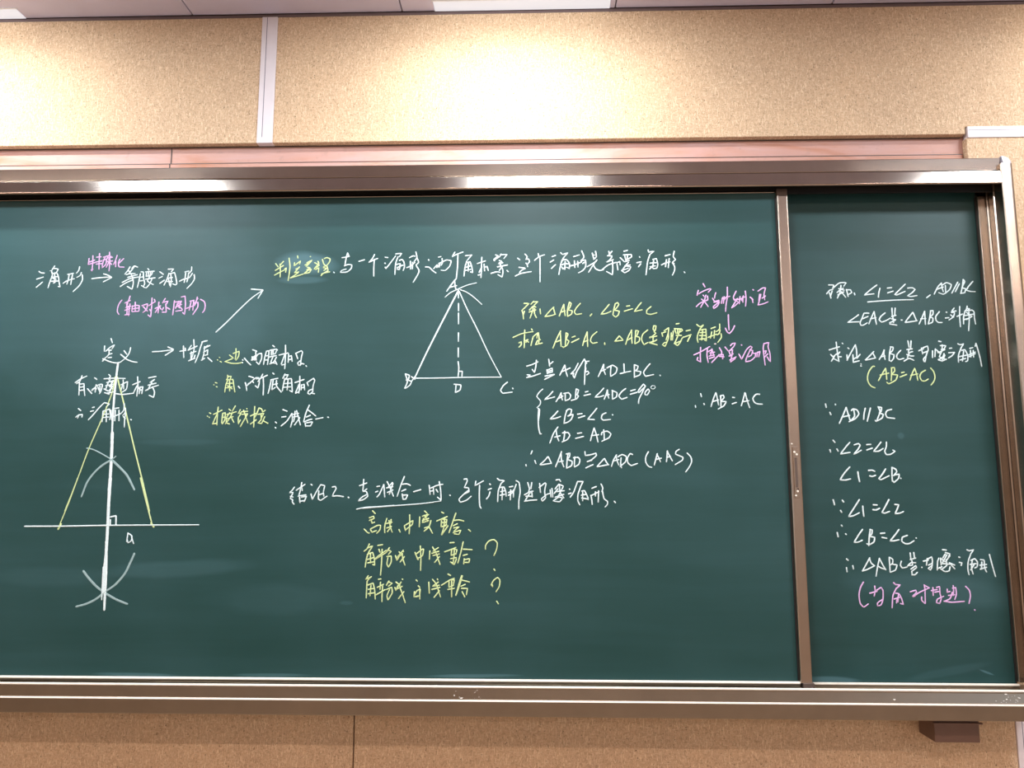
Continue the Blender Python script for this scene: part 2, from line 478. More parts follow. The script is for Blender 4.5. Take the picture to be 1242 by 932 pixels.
LX0, LX1 = -1.46, 0.6305
PATCH_L = [
 (-1.2052, 2.0483, 0.6600, 0.3800, 0.1, 0.11),  # brighter upper left of the board, light put into the colour
 (-0.9138, 1.7935, 0.3200, 0.2200, 0, 0.06),  # same painted brightening, carried further down the left
 (-0.5700, 2.0645, 0.0880, 0.0340, 0.08, 0.42),
 (-0.5767, 2.0219, 0.0680, 0.0120, 0.0, 0.22),
 (-0.8534, 1.3151, 0.2200, 0.0240, -0.05, 0.1),
 (-1.1623, 1.2948, 0.1800, 0.0280, 0, 0.06),
 (-0.6217, 1.2434, 0.1800, 0.0400, 0, 0.06),
 (-0.8719, 1.6160, 0.1200, 0.0100, 0, 0.06),
 (-0.9266, 1.0710, 0.1200, 0.0060, 0.02, 0.25),
 (-0.6142, 1.0732, 0.1000, 0.0050, 0, 0.2),
 (-0.1416, 1.0748, 0.1200, 0.0050, -0.02, 0.25),
 (-0.4447, 1.2367, 0.0200, 0.0060, 0, 0.12),
]
PATCH_R = [
 (0.6945, 1.0623, 0.0680, 0.0100, 0.03, 0.35),
 (0.9566, 1.2696, 0.2600, 0.0400, 0.1, 0.1),
 (0.8911, 1.6321, 0.0100, 0.0100, 0, 0.15),
 (0.9614, 1.0827, 0.1200, 0.0120, -0.2, 0.08),
 (1.0500, 1.0815, 0.0200, 0.0030, 0.35, 0.4),
]
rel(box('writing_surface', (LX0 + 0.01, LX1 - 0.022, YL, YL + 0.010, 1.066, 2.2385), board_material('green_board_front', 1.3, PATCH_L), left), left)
# top edge trim, bottom trim, end stile with cap and foot
rel(box('top_edge', (LX0, LX1 - 0.027, YL - 0.004, YL + 0.012, 2.2365, 2.2415), M['metal_x'], left, 0.0008, 1), left)
rel(box('bottom_edge', (LX0, LX1 - 0.027, YL - 0.0085, YL + 0.012, 1.0570, 1.0670), M['metal_bot'], left, 0.0016, 2), left)
o = rel(bead('dusty_edge', YL - 0.0055, 1.0652, 0.0045, 0.0036, LX0, LX1 - 0.0275, left), left); tag(o, 'chalk-dusted edge under the writing surface')
stile = [(0.6035, YL + 0.010), (0.6035, YL - 0.009), (0.6047, YL - 0.0115), (0.6062, YL - 0.0105), (0.6275, YL - 0.0105), (0.6290, YL - 0.0115),
         (0.6302, YL - 0.009), (0.6302, YL + 0.010)]
rel(extrude_z('edge_stile', stile, 1.066, 2.2255, M['metal_z'], left, 0.0005), left)
rel(box('edge_stile', (LX0 - 0.026, LX0 + 0.001, YL - 0.011, YL + 0.010, 1.066, 2.2255), M['metal_z'], left, 0.0010, 2), left)
o = rel(box('stile_cap', (0.6040, 0.6300, YL - 0.0095, YL + 0.009, 2.2258, 2.2440), M['cap'], left, 0.0010, 2), left); tag(o, 'dark brown cap on the stile')
o = rel(box('stile_foot', (0.6085, 0.6345, YL - 0.0125, YL + 0.009, 1.0530, 1.0665), M['cap'], left, 0.0012, 2), left); tag(o, 'dark brown foot under the stile')
# narrow black gasket on the green side of the stile
rel(box('gasket', (0.6005, 0.6034, YL - 0.004, YL + 0.004, 1.067, 2.2255), M['black'], left), left)
# slotted finger latch
lt = rel(box('latch_plate', (0.6110, 0.6235, YL - 0.0125, YL - 0.0100, 1.4830, 1.6040), M['metal_z'], left, 0.0009, 2), left)
def sub(o, p):
    o.parent = p; o.matrix_parent_inverse = (Matrix.Translation(-Vector(left.location))).copy(); return o
def rel2(o, p):
    # a sub-part: its parent part sits at the world origin of its thing
    o.parent = p; o.matrix_parent_inverse = Matrix.Identity(4); return o
rel2(box('latch_slot', (0.6142, 0.6200, YL - 0.0129, YL - 0.0120, 1.5080, 1.5770), M['cap'], None, 0.0002, 1), lt)
for z, x in ((1.5905, 0.6145), (1.5850, 0.6195), (1.4985, 0.6175)):
    rel2(cyl('screw', (x, YL - 0.0126, z), (x, YL - 0.0150, z), 0.0025, M['dusty_edge'], None, 14, 0.0005), lt)
rel2(cyl('screw', (0.6192, YL - 0.0120, 1.5045), (0.6192, YL - 0.0131, 1.5045), 0.0016, M['black'], None, 12), lt)
rel2(cyl('screw', (0.6100, YL - 0.0100, 1.6105), (0.6100, YL - 0.0118, 1.6105), 0.0017, M['dusty_edge'], None, 12), lt)
rel2(cyl('screw', (0.6135, YL - 0.0100, 1.4890), (0.6135, YL - 0.0135, 1.4890), 0.0022, M['dusty_edge'], None, 12), lt)

# fixed right board
rel(box('writing_surface', (0.06, 1.1165, YR, YR + 0.010, 1.056, 2.262), board_material('green_board_back', 5.1, PATCH_R), right), right)
st2 = [(1.1155, YR + 0.010), (1.1155, YR - 0.008), (1.1168, YR - 0.0110), (1.1190, YR - 0.0110), (1.1340, YR - 0.0110), (1.1354, YR - 0.0105),
       (1.1362, YR - 0.009), (1.1362, YR + 0.010)]
rel(extrude_z('edge_stile', st2, 1.062, 2.2340, M['metal_z'], right, 0.0005), right)
rel(box('bottom_edge', (0.06, 1.1175, YR - 0.0090, YR + 0.010, 1.0460, 1.0565), M['metal_bot'], right, 0.0018, 2), right)
o = rel(bead('dusty_edge', YR - 0.0060, 1.0548, 0.0045, 0.0034, 0.06, 1.1172, right), right); tag(o, 'chalk-dusted edge under the writing surface')
rel(box('gasket', (1.1130, 1.1154, YR - 0.003, YR + 0.004, 1.058, 2.2340), M['black'], right), right)
rel(cyl('screw', (1.118, YR - 0.001, 2.2375), (1.118, YR - 0.004, 2.2375), 0.0016, M['screw'], right, 12), right)
# rear left board, mostly behind the sliding one
rel(box('writing_surface', (-2.86, -1.20, YR, YR + 0.010, 1.056, 2.262), board_material('green_board_left', 9.4), rear), rear)
rel(box('bottom_edge', (-2.86, -1.20, YR - 0.0090, YR + 0.010, 1.0460, 1.0565), M['silver'], rear, 0.0018, 2), rear)

# ------------------------------------------------------------------ bracket under the frame
br = empty('support_bracket', (0.965, 0.0, 0.93))
tag(br, 'small dark brown metal bracket on the wall under the right end of the frame', 'bracket')
bp = [(0.9135, -0.074), (1.0150, -0.074), (1.0150, 0.0), (0.9135, 0.0)]
rel(extrude_z('box_shell', bp, 0.9300, 0.9930, M['brown_paint'], br, 0.0012), br)
rel(box('lip', (0.909, 1.0210, -0.0805, -0.0735, 0.9712, 0.9745), M['brown_paint'], br, 0.0008, 1), br)

# ------------------------------------------------------------------ lamps
def aim(o, d):
    o.rotation_euler = Vector(d).to_track_quat('-Z', 'Y').to_euler()
def board_lamp(x, length, watts, label):
    t = empty('board_lamp', (x, -0.36, 2.754))
    tag(t, label, 'lamp', 'strip lamps above the chalkboard')
    h = length / 2
    prof = [(-0.062, 0.054), (-0.064, -0.006), (-0.058, -0.008), (-0.050, 0.020), (0.028, 0.022), (0.034, 0.022), (0.034, 0.054)]
    extrude_x('shade', prof, -h, h, M['lamp_shell'], t, 0.0008)
    for s in (-1, 1):
        box('end_plate', (s * h - 0.002, s * h + 0.002, -0.062, 0.036, -0.012, 0.054), M['lamp_shell'], t, 0.0008, 1)
    for s in (-0.6, 0.6):
        cyl('hanger', (s * h, -0.01, 0.050), (s * h, -0.01, 0.058), 0.005, M['lamp_shell'], t, 12)
    cyl('tube', (-h + 0.012, -0.008, 0.004), (h - 0.012, -0.008, 0.004), 0.012, M['tube'], t, 20)
    ld = bpy.data.lights.new('board_lamp_light', 'AREA')
    ld.shape = 'RECTANGLE'; ld.size = length - 0.03; ld.size_y = 0.035
    ld.energy = watts; ld.color = BOARD_LAMP[1]
    lo = bpy.data.objects.new('lamp_light', ld); COL.objects.link(lo)
    lo.parent = t; lo.location = (0, -0.006, -0.012)
    aim(lo, (0, 0.25, -1))
    return t
board_lamp(-1.60, 0.50, BOARD_LAMP[0] * 1.0, 'white strip lamp above the chalkboard, leftmost of three')
board_lamp(-0.050, 0.50, BOARD_LAMP[0], 'white strip lamp above the middle of the chalkboard')
board_lamp(1.62, 0.50, BOARD_LAMP[0] * 0.55, 'white strip lamp above the right end of the frame')

def slot_lamp(x, label):
    t = empty('slot_lamp', (x, -0.030, CEIL - 0.001))
    tag(t, label, 'lamp', 'slim lamps flush in the ceiling edge')
    box('diffuser', (-0.240, 0.240, -0.016, 0.027, -0.0006, 0.0008), M['slot'], t)
    box('bezel', (-0.243, 0.243, -0.020, -0.0165, -0.0010, 0.0008), M['lamp_shell'], t)
slot_lamp(-0.030, 'slim flush lamp at the ceiling edge over the middle of the chalkboard')
slot_lamp(-1.66, 'slim flush lamp at the ceiling edge over the left of the chalkboard')
slot_lamp(1.62, 'slim flush lamp at the ceiling edge over the right of the chalkboard')
def ceiling_lamp(x, y, length, label):
    t = empty('ceiling_lamp', (x, y, CEIL - 0.06))
    tag(t, label, 'lamp', 'classroom ceiling lamps')
    box('housing', (-length / 2, length / 2, -0.05, 0.05, 0.0, 0.059), M['lamp_shell'], t, 0.004)
    box('diffuser', (-length / 2 + 0.01, length / 2 - 0.01, -0.045, 0.045, -0.012, 0.0), M['tube'], t, 0.003)
    ld = bpy.data.lights.new('ceiling_lamp_light', 'AREA')
    ld.shape = 'RECTANGLE'; ld.size = length - 0.05; ld.size_y = 0.09
    ld.energy = ROOM_LAMP[0]; ld.color = ROOM_LAMP[1]
    lo = bpy.data.objects.new('lamp_light', ld); COL.objects.link(lo)
    lo.parent = t; lo.location = (0, 0, -0.02)
    return t
def panel_lamp(x, label):
    t = empty('panel_lamp', (x, -1.10, CEIL - 0.012))
    tag(t, label, 'lamp', 'flush ceiling panel lamps')
    bm = bmesh.new()
    bm_box(bm, -0.20, 0.20, -0.16, -0.145, 0.0, 0.011); bm_box(bm, -0.20, 0.20, 0.145, 0.16, 0.0, 0.011)
    bm_box(bm, -0.20, -0.185, -0.145, 0.145, 0.0, 0.011); bm_box(bm, 0.185, 0.20, -0.145, 0.145, 0.0, 0.011)
    add_obj('bezel', finish(bm, 'bezel'), M['lamp_shell'], t)
    box('diffuser', (-0.184, 0.184, -0.144, 0.144, 0.005, 0.010), M['tube'], t)
    ld = bpy.data.lights.new('panel_lamp_light', 'AREA')
    ld.shape = 'RECTANGLE'; ld.size = 0.355; ld.size_y = 0.28
    ld.energy = PANEL_LAMP[0]; ld.color = PANEL_LAMP[1]
    lo = bpy.data.objects.new('lamp_light', ld); COL.objects.link(lo)
    lo.parent = t; lo.location = (0, 0, -0.004)
panel_lamp(-1.43, 'flush white ceiling panel lamp before the left of the chalkboard')
panel_lamp(-0.02, 'flush white ceiling panel lamp before the middle of the chalkboard')
panel_lamp(1.70, 'flush white ceiling panel lamp before the right of the chalkboard')
for (y, row) in ((-2.35, 'nearest the chalkboard'), (-4.9, 'at the back of the room')):
    for (x, s) in ((-2.4, 'left'), (0.1, 'middle'), (2.3, 'right')):
        ceiling_lamp(x, y, 1.2, 'white batten ceiling lamp, %s one of the row %s' % (s, row))

# ------------------------------------------------------------------ chalk writing
# each line of writing: board, chalk colour, label, characters; a character is
# "width in mm : x z x z ...; x z ..." in tenths of a millimetre on the board
def smooth_path(pts):
    if len(pts) < 3: return pts
    out = []
    n = len(pts)
    for i in range(n - 1):
        p0 = pts[max(i - 1, 0)]; p1 = pts[i]; p2 = pts[i + 1]; p3 = pts[min(i + 2, n - 1)]
        L = math.dist(p1, p2)
        steps = max(2, min(14, int(L / 0.004)))
        # soften, but keep sharp turns sharp
        def tang(a, b, c):
            v1 = (b[0] - a[0], b[1] - a[1]); v2 = (c[0] - b[0], c[1] - b[1])
            l1 = math.hypot(*v1) or 1e-9; l2 = math.hypot(*v2) or 1e-9
            dt = (v1[0] * v2[0] + v1[1] * v2[1]) / l1 / l2
            k = max(0.0, min(1.0, (dt + 0.1) * 1.1)) * 0.5
            m = min(l1, l2) / L if L > 0 else 1
            d = ((v1[0] / l1 + v2[0] / l2) / 2, (v1[1] / l1 + v2[1] / l2) / 2)
            return (d[0] * k * 2 * L * min(m, 1), d[1] * k * 2 * L * min(m, 1))
        t1 = tang(p0, p1, p2) if i > 0 else (p2[0] - p1[0], p2[1] - p1[1])
        t2 = tang(p1, p2, p3) if i < n - 2 else (p2[0] - p1[0], p2[1] - p1[1])
        for s in range(steps):
            u = s / steps
            h00 = 2 * u**3 - 3 * u**2 + 1; h10 = u**3 - 2 * u**2 + u
            h01 = -2 * u**3 + 3 * u**2; h11 = u**3 - u**2
            out.append((h00 * p1[0] + h10 * t1[0] + h01 * p2[0] + h11 * t2[0],
                        h00 * p1[1] + h10 * t1[1] + h01 * p2[1] + h11 * t2[1]))
    out.append(pts[-1])
    return out

rng = random.Random(11)
ridge_level = [0]
def stroke(V, Fc, pts, w, y):
    ridge_level[0] = (ridge_level[0] + 1) % 9
    lift = 0.00012 * ridge_level[0]           # crossing strokes lie over one another
    pts = smooth_path(pts)
    # drop repeats
    q = [pts[0]]
    for p in pts[1:]:
        if math.dist(p, q[-1]) > 2e-4: q.append(p)
    if len(q) < 2: q.append((q[0][0] + 8e-4, q[0][1] - 8e-4))
    n = len(q)
    tot = sum(math.dist(q[i], q[i + 1]) for i in range(n - 1))
    # half-round ends
    def unit(a, b):
        l = math.dist(a, b) or 1e-9
        return ((b[0] - a[0]) / l, (b[1] - a[1]) / l)
    d0 = unit(q[0], q[1]); d1 = unit(q[-2], q[-1])
    h = w / 2
    path = [(q[0][0] - d0[0] * h * .8, q[0][1] - d0[1] * h * .8, .45)] + [(a, b, 1.0) for a, b in q] + \
           [(q[-1][0] + d1[0] * h * .7, q[-1][1] + d1[1] * h * .7, .35)]
    base = len(V)
    m = len(path)
    ph = rng.uniform(0, 50)
    for i, (a, b, k) in enumerate(path):
        pa = path[max(i - 1, 0)]; pb = path[min(i + 1, m - 1)]
        d = unit(pa[:2], pb[:2])
        nx, nz = -d[1], d[0]
        fade = 1.0 - 0.22 * (i / m) ** 3
        jit = 1 + 0.16 * noise.noise(Vector((a * 260, b * 260, ph)))
        r = h * k * jit * fade
        V.append((a + nx * r, y - 0.0001 - lift * .3, b + nz * r))
        V.append((a, y - 0.0009 - lift, b))
        V.append((a - nx * r, y - 0.0001 - lift * .3, b - nz * r))
    for i in range(m - 1):
        s = base + i * 3
        Fc.append((s, s + 3, s + 4, s + 1))
        Fc.append((s + 1, s + 4, s + 5, s + 2))

def chalk(board, colour, label, data):
    root, y = (left, YL) if board == 'left' else (right, YR)
    draw = 'drawing' in label or 'arc' in label or 'triangle side' in label
    pname = 'chalk_drawing' if draw else ('chalk_arrow' if label.endswith('up to the right') else 'chalk_writing')
    cname = 'chalk_line' if draw else 'chalk_character'
    mat = CHALK[colour]
    meshes = []
    for ch in data.split('|'):
        w, ss = ch.split(':')
        V, Fc = [], []
        for s in ss.split(';'):
            a = [int(v) * 1e-4 for v in s.split()]
            stroke(V, Fc, list(zip(a[0::2], a[1::2])), float(w) * 0.80e-3, y)
        me = bpy.data.meshes.new(cname)
        me.from_pydata(V, [], Fc)
        for p in me.polygons: p.use_smooth = True
        meshes.append(me)
    part = add_obj(pname, meshes[0], mat, root)
    rel(part, root)
    part['label'] = label
    for me in meshes[1:]:
        rel2(add_obj(cname, me, mat, None), part)

WRITING = [
('left', 'white', 'white chalk writing "三角形 → 等腰三角形"', '3.8:-12533 20498 -12482 20462 -12392 20452;-12579 20296 -12487 20324 -12407 20354;-12568 20086 -12506 20140 -12419 20223|3.8:-12140 20639 -12171 20584 -12208 20520 -12243 20513;-12185 20575 -12042 20559 -12085 20459 -12118 20431;-12206 20489 -12180 20412 -12212 20281 -12239 20186 -12264 20067;-12182 20436 -12073 20459 -12016 20339 -11994 20220 -11955 20088 -12003 20101;-12188 20340 -12034 20358;-12196 20240 -12020 20244;-12130 20435 -12107 20292 -12137 20178 -12089 20220;-12163 20316 -12071 20287|3.8:-11786 20414 -11705 20427 -11636 20443;-11750 20397 -11763 20266 -11789 20159;-11885 20183 -11807 20237 -11670 20289 -11600 20300;-11661 20408 -11675 20289 -11687 20146;-11495 20610 -11511 20514 -11565 20443;-11436 20459 -11466 20382 -11544 20335;-11416 20406 -11398 20275 -11468 20121 -11614 19967|3.8:-11158 20297 -10966 20319 -10780 20334 -10662 20333;-10861 20421 -10760 20389 -10650 20328;-10650 20324 -10751 20270 -10860 20211|3.8:-10199 20599 -10241 20516 -10320 20409;-10240 20504 -10178 20456;-10149 20551 -10095 20622 -9999 20585;-10083 20610 -10157 20503 -10222 20420;-10279 20397 -10175 20420 -10053 20419;-10239 20325 -10124 20360 -9997 20395;-10370 20195 -10189 20289 -9958 20335;-10414 20089 -10298 20171 -10094 20265;-10163 20420 -10108 20300 -10086 20158 -10112 20016 -10234 20088|3.8:-9922 20418 -9937 20299 -9974 20062;-9908 20465 -9849 20460 -9835 20322 -9794 20155 -9824 20085 -9872 20109;-9915 20323 -9853 20334;-9916 20228 -9846 20239;-9738 20548 -9707 20511;-9791 20464 -9569 20482;-9766 20440 -9771 20345 -9634 20392 -9615 20463;-9721 20476 -9701 20345;-9663 20475 -9660 20356;-9778 20274 -9535 20308;-9678 20345 -9728 20226 -9618 20154 -9570 20130;-9615 20285 -9665 20154 -9751 20048 -9823 20073|3.8:-9427 20462 -9329 20394;-9440 20295 -9350 20342;-9408 20164 -9297 20247|3.8:-9216 20531 -9081 20535 -9135 20464;-9191 20424 -9225 20293 -9300 20116;-9167 20412 -9051 20440 -9009 20316 -8975 20149 -9008 20121 -9080 20150;-9218 20293 -9091 20316;-9224 20210 -9084 20209;-9143 20412 -9121 20245 -9133 20068;-9193 20270 -9147 20103|3.8:-8784 20456 -8679 20475;-8766 20432 -8774 20290 -8790 20183;-8909 20215 -8807 20267 -8692 20289;-8689 20432 -8698 20313 -8721 20195;-8620 20586 -8622 20491 -8676 20420;-8594 20419 -8626 20360 -8669 20301;-8546 20383 -8532 20276 -8591 20158 -8711 20024'),
('left', 'pink', 'pink chalk note "特殊化"', '3.8:-11269 20823 -11276 20668 -11183 20691;-11276 20668 -11114 20714;-11175 20895 -11166 20715 -11169 20499;-11269 20728 -11120 20786;-11078 20858 -10961 20869;-11010 20953 -11005 20761 -10995 20546;-11103 20726 -10929 20761;-11076 20678 -10924 20689;-11149 20547 -11194 20524|3.8:-10901 20856 -10797 20891;-10854 20856 -10894 20760 -10918 20617;-10903 20784 -10814 20796 -10828 20664 -10916 20581;-10775 20903 -10815 20808;-10757 20987 -10729 20759 -10733 20496;-10805 20832 -10665 20854;-10821 20736 -10658 20758;-10750 20723 -10811 20592;-10738 20723 -10674 20663;-10702 20879 -10766 20783|3.8:-10551 20901 -10587 20758 -10627 20662;-10575 20746 -10569 20602;-10379 20816 -10489 20697;-10473 20805 -10506 20709 -10482 20601 -10352 20593'),
('left', 'pink', 'pink chalk note "(轴对称图形)"', '3.8:-10349 19738 -10412 19640 -10444 19522 -10437 19428 -10393 19369|3.8:-10146 19838 -10174 19732 -10225 19627;-10262 19662 -10127 19732;-10192 19662 -10220 19568 -10105 19579;-10230 19544 -10138 19555;-10132 19638 -10144 19473 -10146 19332;-10240 19356 -10125 19367;-10249 19474 -10124 19520;-10198 19579 -10194 19356|3.8:-10070 19590 -10072 19449;-10069 19567 -9989 19601 -9895 19589 -9897 19448 -10060 19437;-10002 19684 -9986 19449;-10053 19508 -9903 19530|3.8:-9825 19589 -9689 19635 -9702 19494 -9790 19412;-9789 19565 -9676 19447;-9650 19587 -9494 19692;-9582 19787 -9579 19563 -9584 19294 -9658 19353;-9521 19751 -9494 19681;-9621 19493 -9595 19446|3.8:-9400 19680 -9406 19586;-9483 19516 -9348 19585;-9394 19586 -9405 19398;-9403 19539 -9476 19410;-9381 19562 -9330 19491;-9243 19773 -9306 19656;-9272 19679 -9169 19702 -9210 19620;-9223 19632 -9197 19420 -9302 19421;-9275 19538 -9305 19468;-9182 19537 -9109 19490|3.8:-9006 19713 -9016 19560 -9030 19349;-8838 19806 -8746 19829 -8722 19628 -8729 19358 -8779 19406;-8981 19677 -8820 19699;-8942 19618 -8830 19676 -8882 19582;-8972 19536 -8815 19617;-8901 19700 -8971 19512;-8932 19630 -8795 19488;-8892 19559 -8867 19524;-8955 19442 -8794 19464|3.8:-8610 19698 -8507 19721;-8586 19674 -8620 19463;-8692 19511 -8510 19580;-8517 19697 -8527 19463;-8430 19803 -8458 19673;-8446 19673 -8499 19580;-8411 19673 -8404 19556 -8520 19357;-8417 19767 -8501 19627|3.8:-8346 19743 -8249 19684 -8220 19578 -8237 19461 -8280 19402'),
('left', 'white', 'white chalk writing "定义 → 性质"', '3.8:-10552 18754 -10509 18646;-10699 18566 -10697 18432;-10662 18432 -10549 18539 -10451 18592 -10506 18498;-10597 18458 -10517 18458;-10575 18445 -10576 18351 -10650 18271;-10584 18351 -10497 18377;-10589 18270 -10503 18278;-10724 18183 -10651 18279;-10721 18244 -10522 18163 -10359 18136 -10254 18162|3.8:-10199 18443 -10120 18349;-10038 18523 -10068 18375 -10153 18255 -10280 18149;-10275 18349 -10097 18215 -9933 18160 -9846 18152|3.8:-9482 18413 -9255 18425 -8963 18464;-9096 18531 -8950 18469;-8962 18450 -9155 18323|3.8:-8710 18556 -8685 18262;-8790 18423 -8650 18449;-8662 18502 -8650 18435|3.8:-8458 18716 -8438 18461 -8490 18221;-8511 18569 -8584 18448;-8584 18448 -8363 18554;-8526 18368 -8382 18421;-8554 18181 -8399 18247;-8501 18408 -8502 18194;-8425 18247 -8403 18327|3.8:-8117 18687 -8262 18653 -8144 18687;-8240 18648 -8281 18514 -8323 18327 -8392 18135;-8043 18566 -8199 18487 -8097 18566;-8175 18540 -8181 18406;-8194 18393 -8091 18459 -8097 18326;-8179 18366 -8222 18193;-8163 18313 -8084 18339;-8236 18193 -8159 18246;-8080 18259 -7968 18160'),
('left', 'white', 'white chalk writing "有两条边相等的三角形"', '3.8:-11371 17647 -11239 17739 -11090 17811;-11213 17819 -11261 17673 -11337 17620;-11264 17646 -11259 17487 -11255 17334;-11242 17606 -11149 17619 -11134 17487 -11105 17322;-11249 17527 -11157 17540;-11243 17447 -11150 17460;-11046 17486 -10930 17367|3.8:-10893 17765 -10831 17724;-10924 17473 -10873 17499 -10819 17486;-10840 17592 -10853 17406;-10825 17565 -10721 17605 -10680 17591 -10708 17432 -10743 17366;-10796 17539 -10732 17406;-10744 17565 -10735 17446;-10936 17446 -10862 17525|3.8:-10538 17843 -10495 17803 -10543 17723;-10651 17737 -10438 17750 -10117 17743;-10491 17750 -10548 17617 -10592 17485;-10577 17644 -10407 17696 -10502 17537;-10598 17564 -10348 17616;-10632 17485 -10521 17432 -10411 17564;-10459 17670 -10458 17484 -10515 17352;-10544 17379 -10413 17405 -10335 17431;-10504 17564 -10418 17484;-10611 17392 -10489 17352|3.8:-10168 17709 -10139 17483;-10213 17589 -10058 17668 -10072 17483 -10173 17404;-10163 17642 -10203 17457;-10330 17365 -10169 17346 -9984 17364 -9878 17377|3.8:-9813 17787 -9790 17561 -9799 17303;-9920 17588 -9739 17667;-9811 17562 -9891 17377;-9783 17535 -9752 17482;-9729 17535 -9744 17363;-9729 17522 -9663 17535 -9678 17363;-9724 17455 -9671 17461|3.8:-9532 17759 -9347 17793;-9383 17719 -9497 17640 -9394 17693;-9533 17574 -9337 17626;-9590 17442 -9436 17521 -9275 17573;-9444 17640 -9538 17455;-9424 17534 -9362 17401 -9380 17270 -9489 17323|3.8:-11239 16998 -11176 16946;-11284 16788 -11209 16854 -11242 16762;-11208 16841 -11129 16854 -11137 16788|3.8:-10890 17024 -10842 17032;-10930 16927 -10852 16945;-10967 16722 -10850 16853 -10729 17010 -10606 17141|3.8:-10593 17141 -10471 17115 -10545 17036;-10617 16931 -10620 16800 -10624 16669;-10617 16931 -10461 16983 -10423 16826 -10442 16721;-10584 16852 -10466 16865;-10605 16774 -10460 16786;-10539 16957 -10518 16669;-10420 16957 -10389 16721|3.8:-10343 16996 -10225 17014;-10313 16957 -10307 16694;-10342 16799 -10162 16877;-10220 16956 -10201 16694;-10099 17114 -10101 16956 -10162 16877;-10065 17008 -10057 16903 -10118 16825;-10042 16877 -10061 16772 -10058 16537;-10103 16799 -10046 16746|3.8:-9912 16725 -9890 16714'),
('left', 'white', 'white chalk arrow pointing up to the right', '3.8:-7910 18906 -7653 19156 -7357 19469 -7059 19763 -6778 19972;-7071 19996 -6778 19972;-6778 19972 -6893 19761'),
('left', 'grey', 'pale wiped chalk compass arcs', '4.0:-10952 16023 -10798 15991 -10593 15898 -10325 15750|7.2:-10325 15750 -10094 15549 -9903 15356 -9702 15018|6.0:-10324 15735 -10532 15607 -10716 15433 -10876 15202 -10994 14849|3.6:-10344 15735 -10268 15781 -10212 15828|6.8:-10807 13085 -10679 12936 -10470 12733 -10267 12593 -9985 12439 -9688 12323|6.4:-9597 13499 -9679 13293 -9796 13032 -10010 12772 -10230 12615;-10230 12615 -10448 12437 -10670 12326 -10916 12258'),
('left', 'white', 'chalk drawing of an isosceles triangle with its axis and base line a', '6.4:-10327 18127 -10343 17907 -10360 17468 -10365 16836 -10354 16404|9.2:-10346 16404 -10327 15936 -10319 15395 -10322 15011 -10301 14514|9.2:-10312 15300 -10311 14764 -10294 14156 -10286 13478 -10299 13030 -10285 12586|8.0:-10297 13779 -10253 13031 -10243 12586 -10232 12188|4.0:-10330 13179 -10321 12808 -10311 12419|4.0:-12333 14137 -11360 14143 -10189 14164 -9021 14173 -8070 14179|4.4:-10243 14364 -10108 14391;-10107 14383 -10096 14175;-10238 14300 -10235 14156|3.6:-9786 13987 -9803 13780;-9766 13968 -9684 13912 -9695 13799 -9770 13750 -9795 13836;-9694 13893 -9633 13735'),
('left', 'yellow', 'yellow chalk triangle side on the left', '3.6:-10375 17787 -10426 17389 -10620 16777 -10899 16015 -11135 15241 -11379 14505|3.6:-11120 15300 -11290 14725 -11480 14161|6.0:-11443 14199 -11503 14070'),
('left', 'yellow', 'yellow chalk triangle side on the right', '4.4:-10327 17787 -10183 17349 -9976 16678 -9746 15936 -9521 15241 -9296 14508|4.4:-9572 15300 -9389 14727 -9217 14203|6.0:-9237 14214 -9166 14128'),
('left', 'yellow', 'yellow chalk heading "判定定理" over a wiped patch', '3.8:-6485 20652 -6423 20568;-6290 20709 -6367 20615;-6489 20474 -6285 20602;-6500 20355 -6394 20414 -6257 20484;-6373 20639 -6361 20473 -6359 20302;-6258 20495 -6213 20542 -6225 20424;-6154 20792 -6121 20565 -6153 20211|3.8:-5940 20849 -5928 20790;-6010 20671 -6018 20588 -5984 20612;-5973 20624 -5860 20718 -5880 20635;-5968 20505 -5888 20540;-5878 20563 -5933 20493 -5999 20410;-5976 20410 -5884 20433 -5985 20351 -6098 20276;-6098 20276 -5961 20315 -5778 20373|3.8:-5614 20827 -5604 20823;-5696 20669 -5571 20732 -5648 20633 -5716 20574;-5740 20610 -5626 20668;-5680 20550 -5598 20537 -5701 20479 -5573 20478;-5755 20385 -5665 20467 -5586 20502 -5617 20419 -5755 20385|3.8:-5499 20667 -5381 20607 -5448 20536;-5419 20702 -5394 20654 -5483 20537 -5504 20501;-5469 20489 -5390 20536 -5397 20417;-5305 20749 -5266 20630 -5182 20558;-5259 20772 -5190 20795 -5108 20759 -5128 20676 -5206 20582 -5275 20559;-5274 20535 -5181 20522 -5260 20464;-5325 20334 -5269 20393 -5108 20427;-5183 20570 -5156 20463 -5258 20393;-5315 20369 -5155 20439'),
